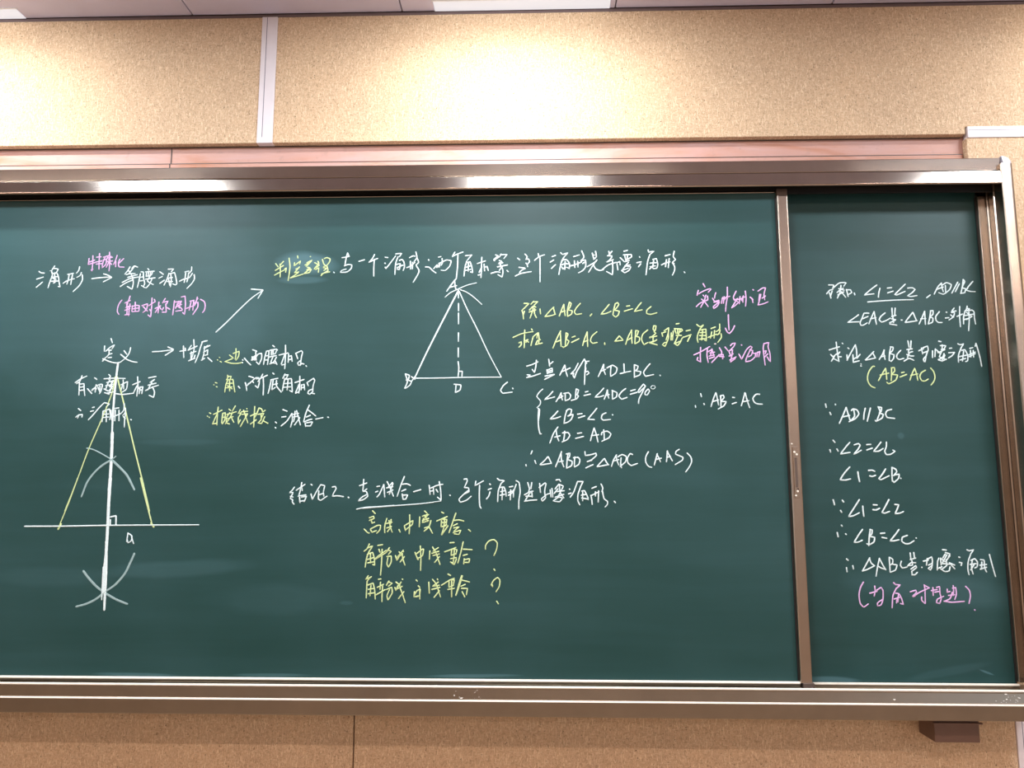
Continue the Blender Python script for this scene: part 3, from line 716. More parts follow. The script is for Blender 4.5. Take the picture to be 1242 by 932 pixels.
('left', 'white', 'white chalk writing "与一个三角形两个角相等，这个三角形是等腰三角形"', '3.8:-5011 20419 -4992 20402|3.8:-4808 20792 -4716 20803 -4624 20826;-4673 20914 -4704 20791 -4732 20590;-4672 20910 -4635 20826;-4743 20578 -4652 20613 -4559 20600 -4568 20517 -4669 20423 -4842 20413 -4809 20460 -4695 20495|3.8:-4382 20693 -4239 20735|3.8:-3993 20868 -4044 20762 -4127 20667;-4099 20679 -4008 20726 -3905 20765;-3997 20738 -4002 20501 -3997 20307|3.8:-3721 20794 -3652 20782;-3729 20640 -3706 20628;-3715 20534 -3698 20498 -3591 20639 -3457 20828;-3458 20875 -3308 20893 -3364 20803;-3398 20804 -3452 20638 -3469 20343;-3362 20708 -3293 20732 -3246 20660 -3232 20542 -3264 20448;-3440 20603 -3337 20625 -3357 20472;-3415 20520 -3267 20589;-3415 20484 -3357 20472|3.8:-3110 20777 -3018 20824 -2972 20812;-3085 20682 -3081 20481;-3027 20658 -3035 20481;-3174 20518 -3082 20552 -2969 20658;-2951 20923 -2925 20776 -2993 20670;-2925 20776 -2877 20657 -2945 20587;-2933 20563 -2862 20444 -2895 20338 -3006 20144|3.8:-2630 20726 -2620 20702;-2703 20533 -2611 20525 -2529 20442 -2436 20375|3.8:-2385 20783 -2316 20799;-2495 20488 -2428 20570 -2415 20511;-2416 20582 -2381 20523 -2337 20641 -2358 20523;-2292 20747 -2279 20640 -2313 20570;-2371 20617 -2166 20710 -2062 20686 -2095 20556 -2208 20439 -2311 20445|3.8:-1973 20910 -2040 20792 -1937 20850 -1766 20913;-1896 20838 -1900 20554 -1931 20213|3.8:-1708 20813 -1547 20835 -1661 20694;-1672 20670 -1716 20506 -1737 20289;-1660 20635 -1592 20658 -1545 20528 -1521 20375 -1578 20399;-1705 20506 -1579 20552;-1704 20435 -1567 20457;-1626 20623 -1635 20411|3.8:-1408 20609 -1202 20678;-1294 20774 -1304 20502 -1314 20248;-1361 20385 -1293 20526;-1383 20315 -1315 20326;-1236 20596 -1224 20419;-1224 20513 -1167 20536 -1132 20430|3.8:-951 20830 -882 20805 -997 20712 -973 20676;-996 20688 -859 20782;-814 20852 -848 20782;-837 20829 -665 20839 -745 20733;-859 20687 -791 20663 -882 20593 -768 20627;-904 20523 -653 20568;-1064 20355 -927 20393 -836 20381;-859 20628 -767 20427 -790 20258 -892 20323;-779 20545 -858 20428;-664 20427 -630 20391|3.8:-402 20742 -345 20695;-219 20847 -162 20776 -197 20705 -128 20716 -105 20645 -163 20575 -151 20516;-197 20611 -151 20575;-368 20506 -208 20482 -311 20424 -357 20365;-459 20284 -334 20342 -61 20393|3.8:112 20856 123 20773 20 20680;32 20691 135 20773 272 20824;157 20749 156 20467 154 20127|3.8:454 20770 545 20805;407 20629 499 20687;440 20465 543 20569;671 20875 716 20827 853 20866 761 20768;750 20756 680 20604 621 20311;692 20674 806 20697 885 20602 883 20461 827 20497;691 20556 782 20591 873 20578;713 20462 804 20497;783 20650 770 20438;691 20509 736 20450|3.8:989 20766 1137 20812;1010 20660 1020 20483;1090 20647 1100 20494;907 20531 1032 20565 1192 20634;1195 20917 1250 20752 1170 20658;1170 20658 1283 20681 1294 20645 1214 20587;1294 20622 1281 20493 1201 20400 1109 20354|3.8:1456 20856 1489 20726;1537 20902 1557 20761 1488 20691;1478 20797 1512 20808;1327 20504 1555 20643;1567 20678 1475 20550 1359 20363;1486 20550 1530 20456 1643 20408 1734 20431|3.8:1866 20899 1887 20805 1830 20782;1946 20899 1853 20782 1943 20781;1943 20757 1885 20676 1805 20618 1976 20687;1700 20431 1849 20547 2054 20615;1953 20663 1960 20452 1946 20293 1801 20383|3.8:2065 20580 2084 20416;2076 20604 2134 20638 2143 20544;2147 20732 2247 20626;2241 20896 2332 20919;2227 20802 2420 20812 2430 20753 2281 20661;2261 20778 2282 20684;2329 20801 2316 20684;2258 20626 2372 20660;2279 20532 2392 20542;2348 20613 2290 20543 2186 20403 2345 20461;2174 20404 2252 20344 2367 20414 2402 20495 2256 20520|3.8:2623 20752 2634 20733;2552 20600 2665 20622;2594 20494 2653 20575;2842 20926 2852 20867 2988 20894 2896 20820;2884 20808 2824 20632 2775 20287;2949 20678 3040 20701 3070 20560 3045 20455 2955 20444;2879 20585 3037 20595;2864 20433 2956 20514;2971 20655 2944 20456;2877 20491 3013 20514|3.8:3257 20770 3382 20804;3160 20536 3252 20582 3377 20616;3288 20675 3260 20488;3356 20698 3327 20464;3486 20885 3459 20744 3514 20674 3433 20604 3477 20568;3432 20592 3486 20486 3471 20370 3423 20272|3.8:3714 20356 3731 20333'),
('left', 'white', 'chalk drawing of triangle ABC with a dashed height AD', '3.2:-2202 19755 -2084 19859 -1897 19952 -1659 20055 -1420 20116|3.2:-1829 19944 -1657 19873 -1469 19732 -1287 19564|4.8:-1880 19910 -2063 19545 -2395 18871 -2658 18323 -2918 17745|3.2:-1856 19909 -1654 19455 -1378 18900 -1105 18315 -801 17743|3.2:-2934 17724 -2379 17726 -1706 17740 -801 17743|3.8:-1877 19945 -1871 19735;-1866 19595 -1864 19404;-1864 19352 -1861 19075;-1859 18851 -1860 18634;-1862 18473 -1859 18244;-1862 18131 -1843 17978 -1858 17757|3.8:-1842 17893 -1768 17893;-1758 17893 -1764 17767|3.8:-1951 20208 -2069 20051 -2163 19905;-1968 20191 -1960 20050 -1931 19945;-2103 19999 -1915 20050|3.8:-3156 17830 -3102 17644 -3166 17474;-3156 17830 -3054 17796 -3085 17677 -3136 17678;-3085 17677 -3000 17643 -3033 17559 -3149 17468;-3003 17762 -2917 17694;-2918 17762 -2991 17660|3.8:-1906 17555 -1921 17369;-1957 17572 -1789 17554 -1804 17436 -1911 17369|3.8:-650 17618 -750 17534 -817 17416 -766 17348 -533 17371;-526 17472 -513 17452'),
('left', 'yellow', 'yellow chalk writing "设△ABC，∠B=∠C"', '3.8:-244 19583 -120 19582 -199 19501 -301 19398;-290 19398 -267 19305 -256 19189;-267 19282 -233 19386|3.8:-6 19639 -74 19558;-29 19616 96 19627 5 19535;-109 19420 -18 19512 50 19488;-18 19488 -30 19396 -98 19212;-75 19373 49 19419;16 19454 15 19326 60 19222;-120 19362 -64 19385;151 19441 162 19314|3.8:490 19485 388 19382 274 19251;274 19244 410 19266 534 19305;479 19474 523 19300|3.8:739 19553 682 19414 624 19258;739 19553 749 19414 770 19264;670 19357 772 19391|3.8:875 19598 828 19414 827 19264;875 19610 920 19575 885 19471 839 19425;851 19413 941 19390 928 19309 827 19247|3.8:1145 19573 1043 19458 996 19355 1041 19297 1176 19314|3.8:1423 19306 1382 19253|3.8:1854 19545 1740 19408 1648 19298 1783 19320 1896 19372|3.8:2001 19556 1964 19406 1940 19280;2001 19556 2058 19590 2091 19544 2033 19452 1964 19395;1987 19394 2098 19371 2074 19279 2006 19226 1951 19268|3.8:2281 19496 2359 19507;2222 19370 2425 19431|3.8:2642 19586 2549 19472 2468 19361 2660 19402|3.8:2875 19481 2772 19389 2770 19309 2859 19285 3016 19326'),
('left', 'yellow', 'yellow chalk writing "求证 AB=AC，△ABC是等腰三角形"', '3.8:-516 18726 -290 18822 -20 18871;-227 18913 -234 18707 -242 18467;-370 18593 -313 18615 -313 18547 -370 18483;-212 18638 -144 18683 -201 18603;-167 18638 -133 18603;-60 18940 -43 18901|3.8:-21 18740 -55 18614 -77 18518;-21 18740 92 18842 69 18705;104 18842 125 18705 114 18568;114 18705 159 18659;35 18545 91 18659;35 18545 203 18585|3.8:655 18885 563 18702 461 18456;643 18874 653 18702 663 18496;518 18600 664 18656|3.8:789 18838 776 18655 763 18496;789 18838 834 18804 787 18678;787 18678 854 18632 809 18530 718 18469 696 18496|3.8:934 18723 1012 18750;921 18598 1101 18688|3.8:1305 18858 1236 18676 1189 18516;1305 18858 1307 18675 1312 18488;1224 18607 1325 18653|3.8:1540 18857 1416 18743 1381 18629 1436 18572 1548 18594|3.8:1726 18582 1730 18536|3.8:2087 18751 2030 18683 1973 18615 2174 18643;2087 18751 2131 18705 2174 18648|3.8:2392 18898 2310 18739 2239 18538;2392 18898 2388 18738 2396 18567;2286 18647 2399 18715|3.8:2492 18886 2477 18738 2462 18555;2492 18886 2559 18874 2523 18772 2489 18738;2500 18738 2577 18714 2575 18623 2473 18555|3.8:2782 18896 2657 18782 2632 18646 2685 18531 2786 18588|3.8:2930 18998 2917 18907 2960 18872;2930 18998 2986 18998 2972 18895 2938 18861;2937 18849 2981 18815 2890 18735 2823 18713;2822 18702 3002 18746;2912 18735 2909 18621;2820 18588 2909 18599 2999 18655;2819 18576 3007 18525;2932 18621 2819 18576|3.8:3126 18825 3146 18734;3149 18825 3227 18848;3183 18871 3297 18950 3282 18825 3222 18642;3282 18825 3279 18688 3195 18483 3130 18529 3198 18586 3242 18574|3.8:3356 18824 3344 18642;3406 18869 3377 18642;3347 18733 3392 18755;3478 19041 3556 19056;3430 18926 3608 18914 3629 18880 3538 18823;3441 18915 3471 18801;3519 18915 3504 18800;3574 18903 3526 18778;3470 18755 3603 18754;3538 18800 3466 18641 3419 18550 3577 18618;3420 18562 3496 18505 3565 18584 3600 18663 3646 18720|3.8:3718 18868 3819 18890;3646 18709 3837 18776;3743 18606 3814 18742|3.8:3979 19026 4055 18969 4145 19014 4064 18923;4064 18923 4005 18798 3979 18684 3998 18582;4074 18889 4197 18911 4201 18683 4198 18615 4155 18638;4050 18820 4183 18831;4036 18752 4192 18751;4033 18661 4178 18672;4119 18888 4088 18638|3.8:4320 18921 4432 18960;4246 18705 4336 18739 4459 18784;4339 18841 4300 18682;4407 18875 4389 18682;4535 19034 4530 18909 4439 18841;4541 18886 4515 18795 4459 18761;4560 18795 4567 18704 4474 18579|3.8:4395 18541 4429 18545'),
('left', 'white', 'white chalk writing "过点A作 AD⊥BC"', '3.8:-180 18011 -34 18056 96 18119;56 18158 44 18010 10 17852 -46 17931;-169 17796 -91 17796 -169 17728;-180 17728 -35 17762 155 17829|3.8:358 18179 379 18009;380 18054 463 18122;312 17919 322 17817;323 17907 435 17963 445 17862 334 17839;345 17873 435 17907;266 17761 490 17805;255 17682 389 17749 490 17800|3.8:748 18034 691 17917 623 17782;748 18034 769 17894 812 17754;657 17861 881 17961|3.8:1072 18074 992 17916 891 17815;902 17814 969 17837 946 17780 979 17713;979 17713 1036 17870 1229 18186;1229 18164 1284 18073;1262 18118 1340 18129;1257 18107 1236 17847 1222 17554;1260 17960 1248 17858;1248 17858 1304 17881 1336 17835 1280 17790|3.8:1696 18048 1638 17913 1557 17744;1696 18048 1693 17913 1736 17795;1615 17868 1738 17924|3.8:1873 18002 1859 17867 1857 17754;1772 17958 1907 18025 2016 17957 1992 17844 1868 17754|3.8:2185 18058 2192 17866;2092 17817 2237 17854 2348 17876|3.8:2440 18034 2436 17865 2433 17718;2440 18034 2528 18000 2504 17921 2448 17887;2459 17887 2592 17864 2568 17785 2433 17730|3.8:2818 18055 2727 17954 2658 17841 2700 17751 2900 17791|3.8:3050 17777 3063 17759'),
('left', 'white', 'white chalk bracketed lines "∠ADB=∠ADC=90° ∠B=∠C AD=AD"', '3.2:209 17445 131 17378 63 17266 152 17154 140 17065 62 16993 129 16953 122 16819 105 16686|3.8:453 17388 364 17288 252 17187 341 17210 497 17254|3.8:653 17354 597 17242 529 17135;653 17354 663 17242 685 17175;563 17198 697 17276|3.8:753 17331 751 17175;720 17332 831 17354 886 17286 851 17197 751 17157|3.8:1020 17443 1008 17331 996 17196;1020 17443 1076 17420 1052 17330 1019 17308;1030 17308 1074 17274 1029 17207 895 17163|3.8:1241 17370 1308 17386;1207 17281 1363 17318|3.8:1686 17463 1585 17351 1472 17244 1583 17250 1683 17284|3.8:1774 17418 1739 17306 1693 17190;1774 17418 1783 17306 1804 17216;1728 17284 1816 17306|3.8:1896 17406 1892 17194;1885 17406 2005 17350 1992 17249 1892 17189|3.8:2217 17450 2116 17372 2048 17271 2113 17193 2246 17233|3.8:2338 17393 2449 17427;2325 17311 2492 17359|3.8:2694 17504 2651 17560 2583 17482 2514 17382 2536 17348 2671 17482;2694 17515 2601 17325 2532 17192 2519 17085|3.8:2759 17437 2691 17370 2678 17303 2733 17292 2791 17392 2759 17441|2.2:2862 17522 2822 17486 2847 17445 2896 17441 2932 17481 2911 17517 2862 17522|3.8:572 16907 494 16818 382 16712 515 16729 637 16774|3.8:793 16929 748 16796 720 16629;771 16907 838 16956 904 16940 881 16840 814 16784;814 16784 936 16829 902 16717 813 16640 713 16607|3.8:1047 16828 1157 16844;1068 16739 1223 16790|3.8:1513 16972 1423 16861 1288 16706 1376 16701 1453 16696|3.8:1732 16860 1643 16816 1619 16727 1663 16683 1839 16700;1885 16815 1894 16806'),
('left', 'yellow', 'yellow chalk word "边"', '3.0:-7793 18266 -7771 18255;-7837 18204 -7821 18191;-7769 18164 -7728 18143|3.6:-7386 18483 -7380 18349 -7392 18216;-7447 18363 -7303 18415 -7311 18295 -7372 18189;-7538 18323 -7441 18243;-7644 18158 -7467 18229;-7636 18158 -7487 18115 -7354 18109 -7223 18130'),
('left', 'white', 'white chalk writing "两腰相等"', '3.8:-7205 18202 -7194 18188;-7212 18135 -7196 18124;-7162 18241 -7092 18161 -6994 18068|3.8:-6968 18454 -6860 18413;-6982 18187 -6946 18267 -6869 18320;-6973 18280 -6956 18187 -6881 18293 -6863 18187;-6886 18400 -6880 18267 -6903 18187;-6930 18200 -6817 18346 -6738 18359 -6733 18239 -6792 18080 -6861 18147|3.8:-6621 18412 -6654 18266 -6678 18080;-6621 18412 -6556 18425 -6562 18265 -6580 18079;-6642 18292 -6563 18305;-6651 18186 -6572 18199;-6469 18558 -6422 18523;-6530 18438 -6372 18464 -6344 18437;-6489 18425 -6498 18318 -6394 18358 -6370 18424;-6450 18438 -6459 18331;-6548 18265 -6365 18304;-6444 18291 -6503 18132 -6356 18105;-6363 18264 -6437 18132 -6528 18092;-6399 18185 -6342 18078|3.8:-6150 18562 -6140 18316 -6144 17971;-6299 18317 -6076 18369;-6155 18343 -6237 18091;-6222 18064 -6131 18090;-6062 18343 -6066 18130;-6059 18276 -5994 18302 -5967 18156;-6056 18196 -5990 18209|3.8:-5877 18342 -5832 18222;-5890 18355 -5747 18421 -5719 18381 -5741 18261 -5759 18049;-5751 18182 -5828 18116 -5799 18049 -5735 18089;-5735 18102 -5669 18088;-5620 18048 -5603 18027'),
('left', 'yellow', 'yellow chalk word "角"', '3.0:-7859 17634 -7811 17621;-7896 17581 -7882 17571;-7828 17533 -7800 17523|3.6:-7565 17818 -7549 17765 -7585 17699;-7563 17778 -7471 17791 -7493 17712;-7545 17699 -7592 17580 -7609 17396;-7558 17699 -7427 17712 -7392 17553 -7358 17395;-7567 17606 -7422 17619;-7575 17501 -7431 17527;-7505 17685 -7491 17422;-7551 17554 -7428 17474'),
('left', 'white', 'white chalk writing "两个底角相等"', '3.8:-7278 17539 -7239 17492|3.8:-7029 17789 -6908 17749;-7114 17631 -7084 17552 -7065 17433;-7071 17552 -6957 17657 -6856 17749 -6776 17749;-7034 17605 -6981 17618;-6944 17670 -6903 17630;-6841 17723 -6776 17736 -6763 17630 -6791 17498 -6859 17551|3.8:-6688 17841 -6736 17735 -6798 17656;-6762 17722 -6568 17814;-6671 17762 -6654 17550 -6651 17319|3.8:-6438 17866 -6403 17835;-6483 17695 -6301 17734;-6470 17682 -6501 17497 -6534 17358;-6418 17695 -6446 17444 -6357 17510;-6426 17576 -6308 17602;-6338 17681 -6332 17549 -6207 17391|3.8:-6134 17839 -6158 17786 -6182 17733;-6132 17812 -6054 17825 -6102 17720;-6129 17733 -6162 17575 -6182 17417;-6128 17707 -5971 17727 -5951 17574 -5931 17390 -5998 17430;-6137 17601 -5979 17614;-6146 17509 -5976 17522;-6049 17706 -6064 17443|3.8:-5762 17785 -5758 17547 -5772 17363;-5875 17627 -5654 17705;-5768 17587 -5852 17377;-5851 17364 -5761 17403;-5715 17573 -5718 17442;-5714 17560 -5649 17586 -5631 17442;-5712 17495 -5646 17507|3.8:-5572 17612 -5543 17547;-5577 17626 -5418 17730 -5390 17678 -5425 17546 -5432 17389;-5422 17467 -5525 17428 -5549 17363 -5496 17336 -5420 17415;-5457 17362 -5378 17349'),
('left', 'yellow', 'yellow chalk words "相关线段"', '3.2:-7964 16885 -7923 16864;-8012 16807 -7998 16794;-7966 16781 -7949 16768|3.8:-7753 17028 -7763 16819 -7763 16585;-7856 16846 -7651 16950;-7765 16872 -7870 16611;-7870 16611 -7778 16624;-7634 16871 -7648 16637;-7634 16871 -7569 16884 -7573 16714 -7633 16610;-7628 16767 -7576 16780|3.8:-7481 16975 -7440 16936;-7327 17054 -7400 16923;-7527 16845 -7294 16910;-7463 16884 -7536 16767;-7398 16884 -7444 16766 -7554 16610;-7521 16727 -7367 16792;-7419 16779 -7346 16649;-7536 16767 -7529 16636 -7449 16610|3.8:-7200 16962 -7248 16870 -7169 16883 -7242 16766;-7242 16766 -7235 16610 -7187 16714;-7171 16909 -7014 16922;-7154 16844 -7010 16857;-7120 16948 -7000 16635;-7023 16844 -7179 16545;-7043 16987 -7035 16974|3.8:-6848 17039 -6850 16791 -6851 16531;-6942 16804 -6814 16869;-6933 16609 -6794 16713;-6742 17000 -6788 16869 -6836 16765;-6742 17000 -6675 16973 -6645 16895 -6582 16947;-6760 16843 -6617 16869 -6665 16765;-6682 16843 -6676 16713 -6751 16635 -6659 16621 -6588 16790;-6622 16686 -6501 16621'),
('left', 'white', 'white chalk writing "三线合一"', '3.8:-6320 16655 -6287 16628;-6319 16525 -6300 16504;-6149 16959 -6043 16919;-6168 16776 -6064 16789;-6172 16561 -6033 16685 -5923 16867|3.8:-5923 16867 -5904 16711 -5943 16529;-5846 16919 -5853 16763 -5875 16659;-5883 16841 -5753 16867;-5880 16776 -5750 16801;-5808 16932 -5702 16581;-5723 16762 -5846 16581|3.8:-5499 17069 -5571 16892 -5627 16658;-5520 16944 -5413 16866 -5332 16800;-5566 16775 -5463 16819;-5614 16658 -5486 16710 -5421 16723;-5587 16632 -5571 16541;-5561 16632 -5405 16658 -5454 16554;-5558 16554 -5454 16559|3.8:-5329 16723 -5148 16761;-5039 16774 -5013 16766'),
('left', 'white', 'white chalk line "∴△ABD≌△ADC（AAS）" with AD=AD above', '3.8:107 16953 95 16730 105 16508 137 16353 170 16358|3.8:569 16519 468 16375 372 16132;524 16452 545 16308 588 16180;490 16275 622 16308|3.8:733 16419 721 16286 698 16176;678 16375 810 16385 854 16319 798 16220 665 16158|3.8:1041 16363 1141 16378;996 16242 1184 16290|3.8:1440 16495 1394 16351 1347 16186;1440 16495 1492 16329 1529 16157;1371 16307 1547 16333|3.8:1670 16450 1679 16307 1677 16197;1613 16329 1625 16384 1757 16417 1840 16351 1799 16262 1622 16175|3.8:-52 15946 -85 15869;-207 15617 -196 15580;9 15715 35 15639|3.8:322 15803 233 15704 134 15617;140 15610 277 15628 408 15649;332 15803 376 15715 408 15638|3.8:652 15930 585 15759 507 15562;641 15868 650 15715 704 15562;584 15682 694 15704|3.8:805 15868 782 15715 769 15529;761 15868 850 15890 838 15802 782 15737;793 15737 902 15693 890 15594 769 15529|3.8:969 15802 957 15671 956 15562;936 15780 1046 15791 1089 15736 1066 15627 956 15557|3.8:1212 15929 1222 15835 1332 15846 1475 15889 1485 15835 1374 15736 1264 15682;1264 15688 1374 15719;1229 15535 1306 15572 1405 15616|3.8:1670 15758 1570 15649 1499 15572;1503 15566 1634 15588 1777 15616;1681 15758 1723 15670 1777 15605|3.8:1967 15845 1899 15736 1842 15572;1955 15823 1975 15714 2017 15605;1888 15703 2019 15736|3.8:2075 15779 2061 15648 2081 15539;1999 15801 2098 15856 2196 15812 2182 15692 2049 15572|3.8:2350 15856 2295 15878 2228 15779 2236 15659 2311 15594 2465 15644|3.8:2729 15921 2665 15801 2662 15670 2725 15572 2801 15550|3.8:2940 15877 2904 15757 2861 15604;2928 15866 2970 15779 3011 15681;2903 15735 3035 15768|3.8:3181 15942 3167 15800 3152 15680;3181 15931 3232 15822 3294 15702;3166 15789 3254 15811|3.8:3466 15979 3388 15931 3375 15866 3547 15789 3534 15724 3357 15615|3.8:3648 15892 3732 15800 3751 15691 3692 15560 3602 15441'),
('left', 'pink', 'pink chalk writing "实与训训证" above a pink down arrow', '3.8:4168 20056 4213 19965;4045 19885 4012 19755;4052 19795 4171 19864 4329 19923 4358 19913 4287 19833;4158 19764 4186 19723;4226 19763 4182 19623 4089 19453;4264 19743 4270 19642 4162 19603;3983 19474 4083 19564 4261 19643;4116 19664 4200 19583 4274 19472|3.8:4471 19822 4449 19762 4437 19681;4388 19682 4434 19601 4542 19631;4414 19581 4550 19600 4508 19501 4408 19421 4400 19471 4530 19581|3.8:4632 19700 4597 19550;4671 19720 4646 19550;4611 19660 4808 19729;4668 19640 4750 19739;4758 19961 4749 19719 4713 19539 4692 19349|3.8:4968 19858 4894 19698 4920 19618 5000 19677;4902 19658 4979 19638 5038 19657;4845 19438 4958 19618 5015 19577 4934 19498 4845 19438;5059 19717 5033 19537;5138 19737 5094 19617;5127 19717 5121 19576;5191 19857 5203 19676 5181 19476;5037 19637 5176 19716|3.8:5377 19896 5396 19879;5301 19705 5348 19665 5367 19565;5370 19635 5348 19665|3.8:5501 19855 5621 19934 5689 19934 5643 19773 5656 19633;5566 19774 5530 19634 5486 19504;5590 19673 5680 19733;5486 19504 5613 19533 5731 19582;5537 19774 5510 19614|3.8:4757 19269 4754 19080 4760 18882;4671 18932 4725 18822 4782 18802;4895 18990 4843 18881 4762 18798'),
('left', 'pink', 'pink chalk writing "推理证明"', '3.8:3886 18272 4023 18330 4278 18476;4056 18458 4040 18261 4044 18094;3981 18212 3959 18144 4035 18104;4219 18437 4203 18260 4226 18083;4216 18339 4334 18407;4334 18407 4290 18260;4273 18319 4389 18338;4251 18240 4386 18269;4324 18417 4375 18220;4258 18181 4385 18220;4313 18083 4462 18239 4501 18259|3.8:4508 18446 4562 18337 4539 18239;4483 18269 4598 18278 4575 18170;4500 18229 4615 18219;4644 18465 4717 18366;4779 18494 4820 18543 4897 18562 4856 18474 4756 18376;4726 18366 4814 18395;4736 18356 4770 18258 4839 18297;4824 18395 4798 18238 4764 18101;4731 18238 4809 18257;4747 18140 4903 18218;4764 18091 4882 18179|3.8:5040 18516 5053 18502;4973 18286 5035 18158 5160 18393 5259 18481 5297 18452 5215 18334;5256 18393 5172 18236 5129 18119;5236 18393 5312 18373 5269 18255 5191 18216;5128 18099 5244 18118 5363 18216;5291 18314 5386 18294;5387 18314 5363 18216;5426 18333 5402 18215;5415 18313 5484 18352 5449 18215|3.8:5589 18549 5564 18431 5575 18234 5593 18009;5588 18539 5705 18568 5681 18469 5721 18292 5722 18096;5580 18352 5638 18371 5606 18293;5593 18215 5673 18293;5650 18214 5703 18116|3.8:4406 18543 4419 18543'),
('left', 'white', 'white chalk writing "∴AB=AC"', '3.8:4018 17324 4035 17246;3881 17034 3887 16986;4087 17082 4099 17053|3.8:4382 17342 4309 17168 4256 17004;4391 17332 4415 17187 4438 17042;4298 17129 4442 17168|3.8:4494 17264 4498 17129 4493 16994;4484 17264 4561 17283 4578 17225 4499 17138;4517 17129 4622 17128 4571 17032 4425 16946|3.8:4778 17228 4829 17221;4763 17070 4869 17105|3.8:5078 17340 5034 17185 4979 17021;5087 17330 5127 17146 5177 16976;5012 17118 5165 17146|3.8:5429 17300 5343 17300 5263 17204 5297 17107 5371 17068 5485 17062'),
('left', 'white', 'white chalk writing "结论2，与三线合一时，这个三角形是等腰三角形" with an underline', '3.8:-5787 15081 -5850 14993 -5904 14950 -5815 14950 -5876 14819;-5876 14808 -5819 14775 -5828 14732 -5781 14671;-5878 14862 -5810 14841|3.8:-5613 15191 -5649 14972 -5678 14862;-5739 15004 -5533 15147;-5621 15125 -5594 14994;-5689 14862 -5501 14895;-5655 14841 -5639 14710;-5610 14841 -5489 14863 -5539 14732;-5651 14743 -5540 14754|3.8:-5388 15147 -5358 15125;-5380 14917 -5342 14786 -5238 14994 -5154 15136;-5154 15136 -5053 15114 -5082 14972;-5193 14994 -5198 14797 -5141 14765 -4989 14863;-5179 14896 -5091 14928;-5081 14950 -5067 14863|3.8:-4867 15081 -4797 15092 -4773 15049 -4836 14928 -4856 14863;-4856 14863 -4745 14874 -4589 14852;-4478 14841 -4456 14824|3.8:-4209 15114 -4033 15180;-4113 15267 -4119 15082 -4128 14994;-4116 14972 -4030 15038;-4117 14983 -4039 14972 -4003 14864 -4122 14776 -4232 14755 -4124 14853 -4015 14907|3.2:-4266 14555 -4051 14598 -3786 14614 -3368 14647|3.2:-4117 14577 -3676 14614 -3236 14647 -2796 14680 -2532 14708 -2236 14752|3.8:-3787 15093 -3721 15104;-3817 14962 -3762 14984;-3781 14846 -3727 14907 -3622 15147;-3622 15136 -3608 14994 -3593 14846;-3546 15213 -3489 15104 -3384 14864;-3413 15191 -3532 15060;-3554 15060 -3400 15093;-3529 14951 -3398 15016;-3402 15169 -3484 14907|3.8:-3128 15333 -3202 15147 -3295 14860;-3180 15147 -3069 15158 -2980 15121;-3188 14984 -3089 15027;-3175 14918 -3150 14788;-3163 14886 -3042 14897 -3085 14799 -3150 14788|3.8:-2900 14969 -2725 15021|3.8:-2528 15126 -2502 14908;-2504 15049 -2428 15082 -2414 14908;-2492 14984 -2426 14995;-2450 15071 -2318 15126 -2197 15148;-2286 15213 -2250 14995 -2236 14767 -2325 14843;-2361 15028 -2316 14962;-2029 14891 -2015 14878|3.8:-1691 15268 -1625 15278 -1614 15224 -1679 15082;-1679 15071 -1580 15061 -1568 14974 -1699 14909;-1579 15006 -1721 14887 -1808 14789 -1774 14724 -1632 14768 -1512 14865|3.8:-1405 15224 -1426 15115 -1327 15170 -1222 15231;-1316 15126 -1321 14887 -1307 14627 -1276 14580|3.8:-1075 15159 -1053 15137;-1107 15022 -1030 15050;-1150 14801 -1095 14866 -1063 14974|3.8:-893 15289 -844 15246 -723 15235 -800 15170;-800 15170 -865 14996 -882 14736;-822 15072 -734 15083 -690 14974 -679 14866;-811 14974 -712 14996;-821 14887 -712 14909;-767 15061 -777 14779|3.8:-602 15083 -515 15100;-624 14887 -493 14974;-570 15018 -580 14779;-504 15018 -504 14844;-624 14952 -493 14996;-438 15148 -493 14996;-438 15235 -372 15191 -344 14974 -373 14779 -377 14564|3.8:-164 15191 -121 15039 -143 14974;-65 15191 -88 15039;-241 14899 -99 14974 -33 14985;-231 14747 -121 14931 -66 14974;-66 14974 -55 14845;-208 14866 -55 14866;-241 14747 -99 14769 53 14780|3.8:121 15170 142 14953;109 15072 252 15181 274 15159 240 14975 261 14823 184 14748 163 14802 294 14910 371 14931|3.8:371 15018 392 14845;415 15051 436 14845;515 15246 592 15261 624 15213;492 15040 580 15148 689 15105 656 15040;591 15148 601 14996;513 14975 710 14996;557 15040 469 14931;644 15018 556 14845;490 14845 698 14910;622 14932 697 14824;446 14759 578 14845 665 14823 599 14737 468 14748|3.8:830 15036 845 15023;807 14921 873 14942;850 14845 927 14953 1028 15213;1028 15213 1159 15213 1104 15105;1104 15105 1036 14910 1030 14759 1077 14662;1124 14986 1190 14997 1274 14824 1274 14781;1112 14889 1232 14910;1146 14975 1143 14759;1122 14824 1252 14802|3.8:1365 15051 1474 15094;1341 14889 1361 14781 1370 14673;1340 14878 1538 14975;1451 14975 1449 14867;1527 14997 1512 14727;1584 15159 1626 15062 1603 14975;1614 14997 1655 14803 1730 14749 1728 14674 1673 14613;1893 14749 1920 14712'),
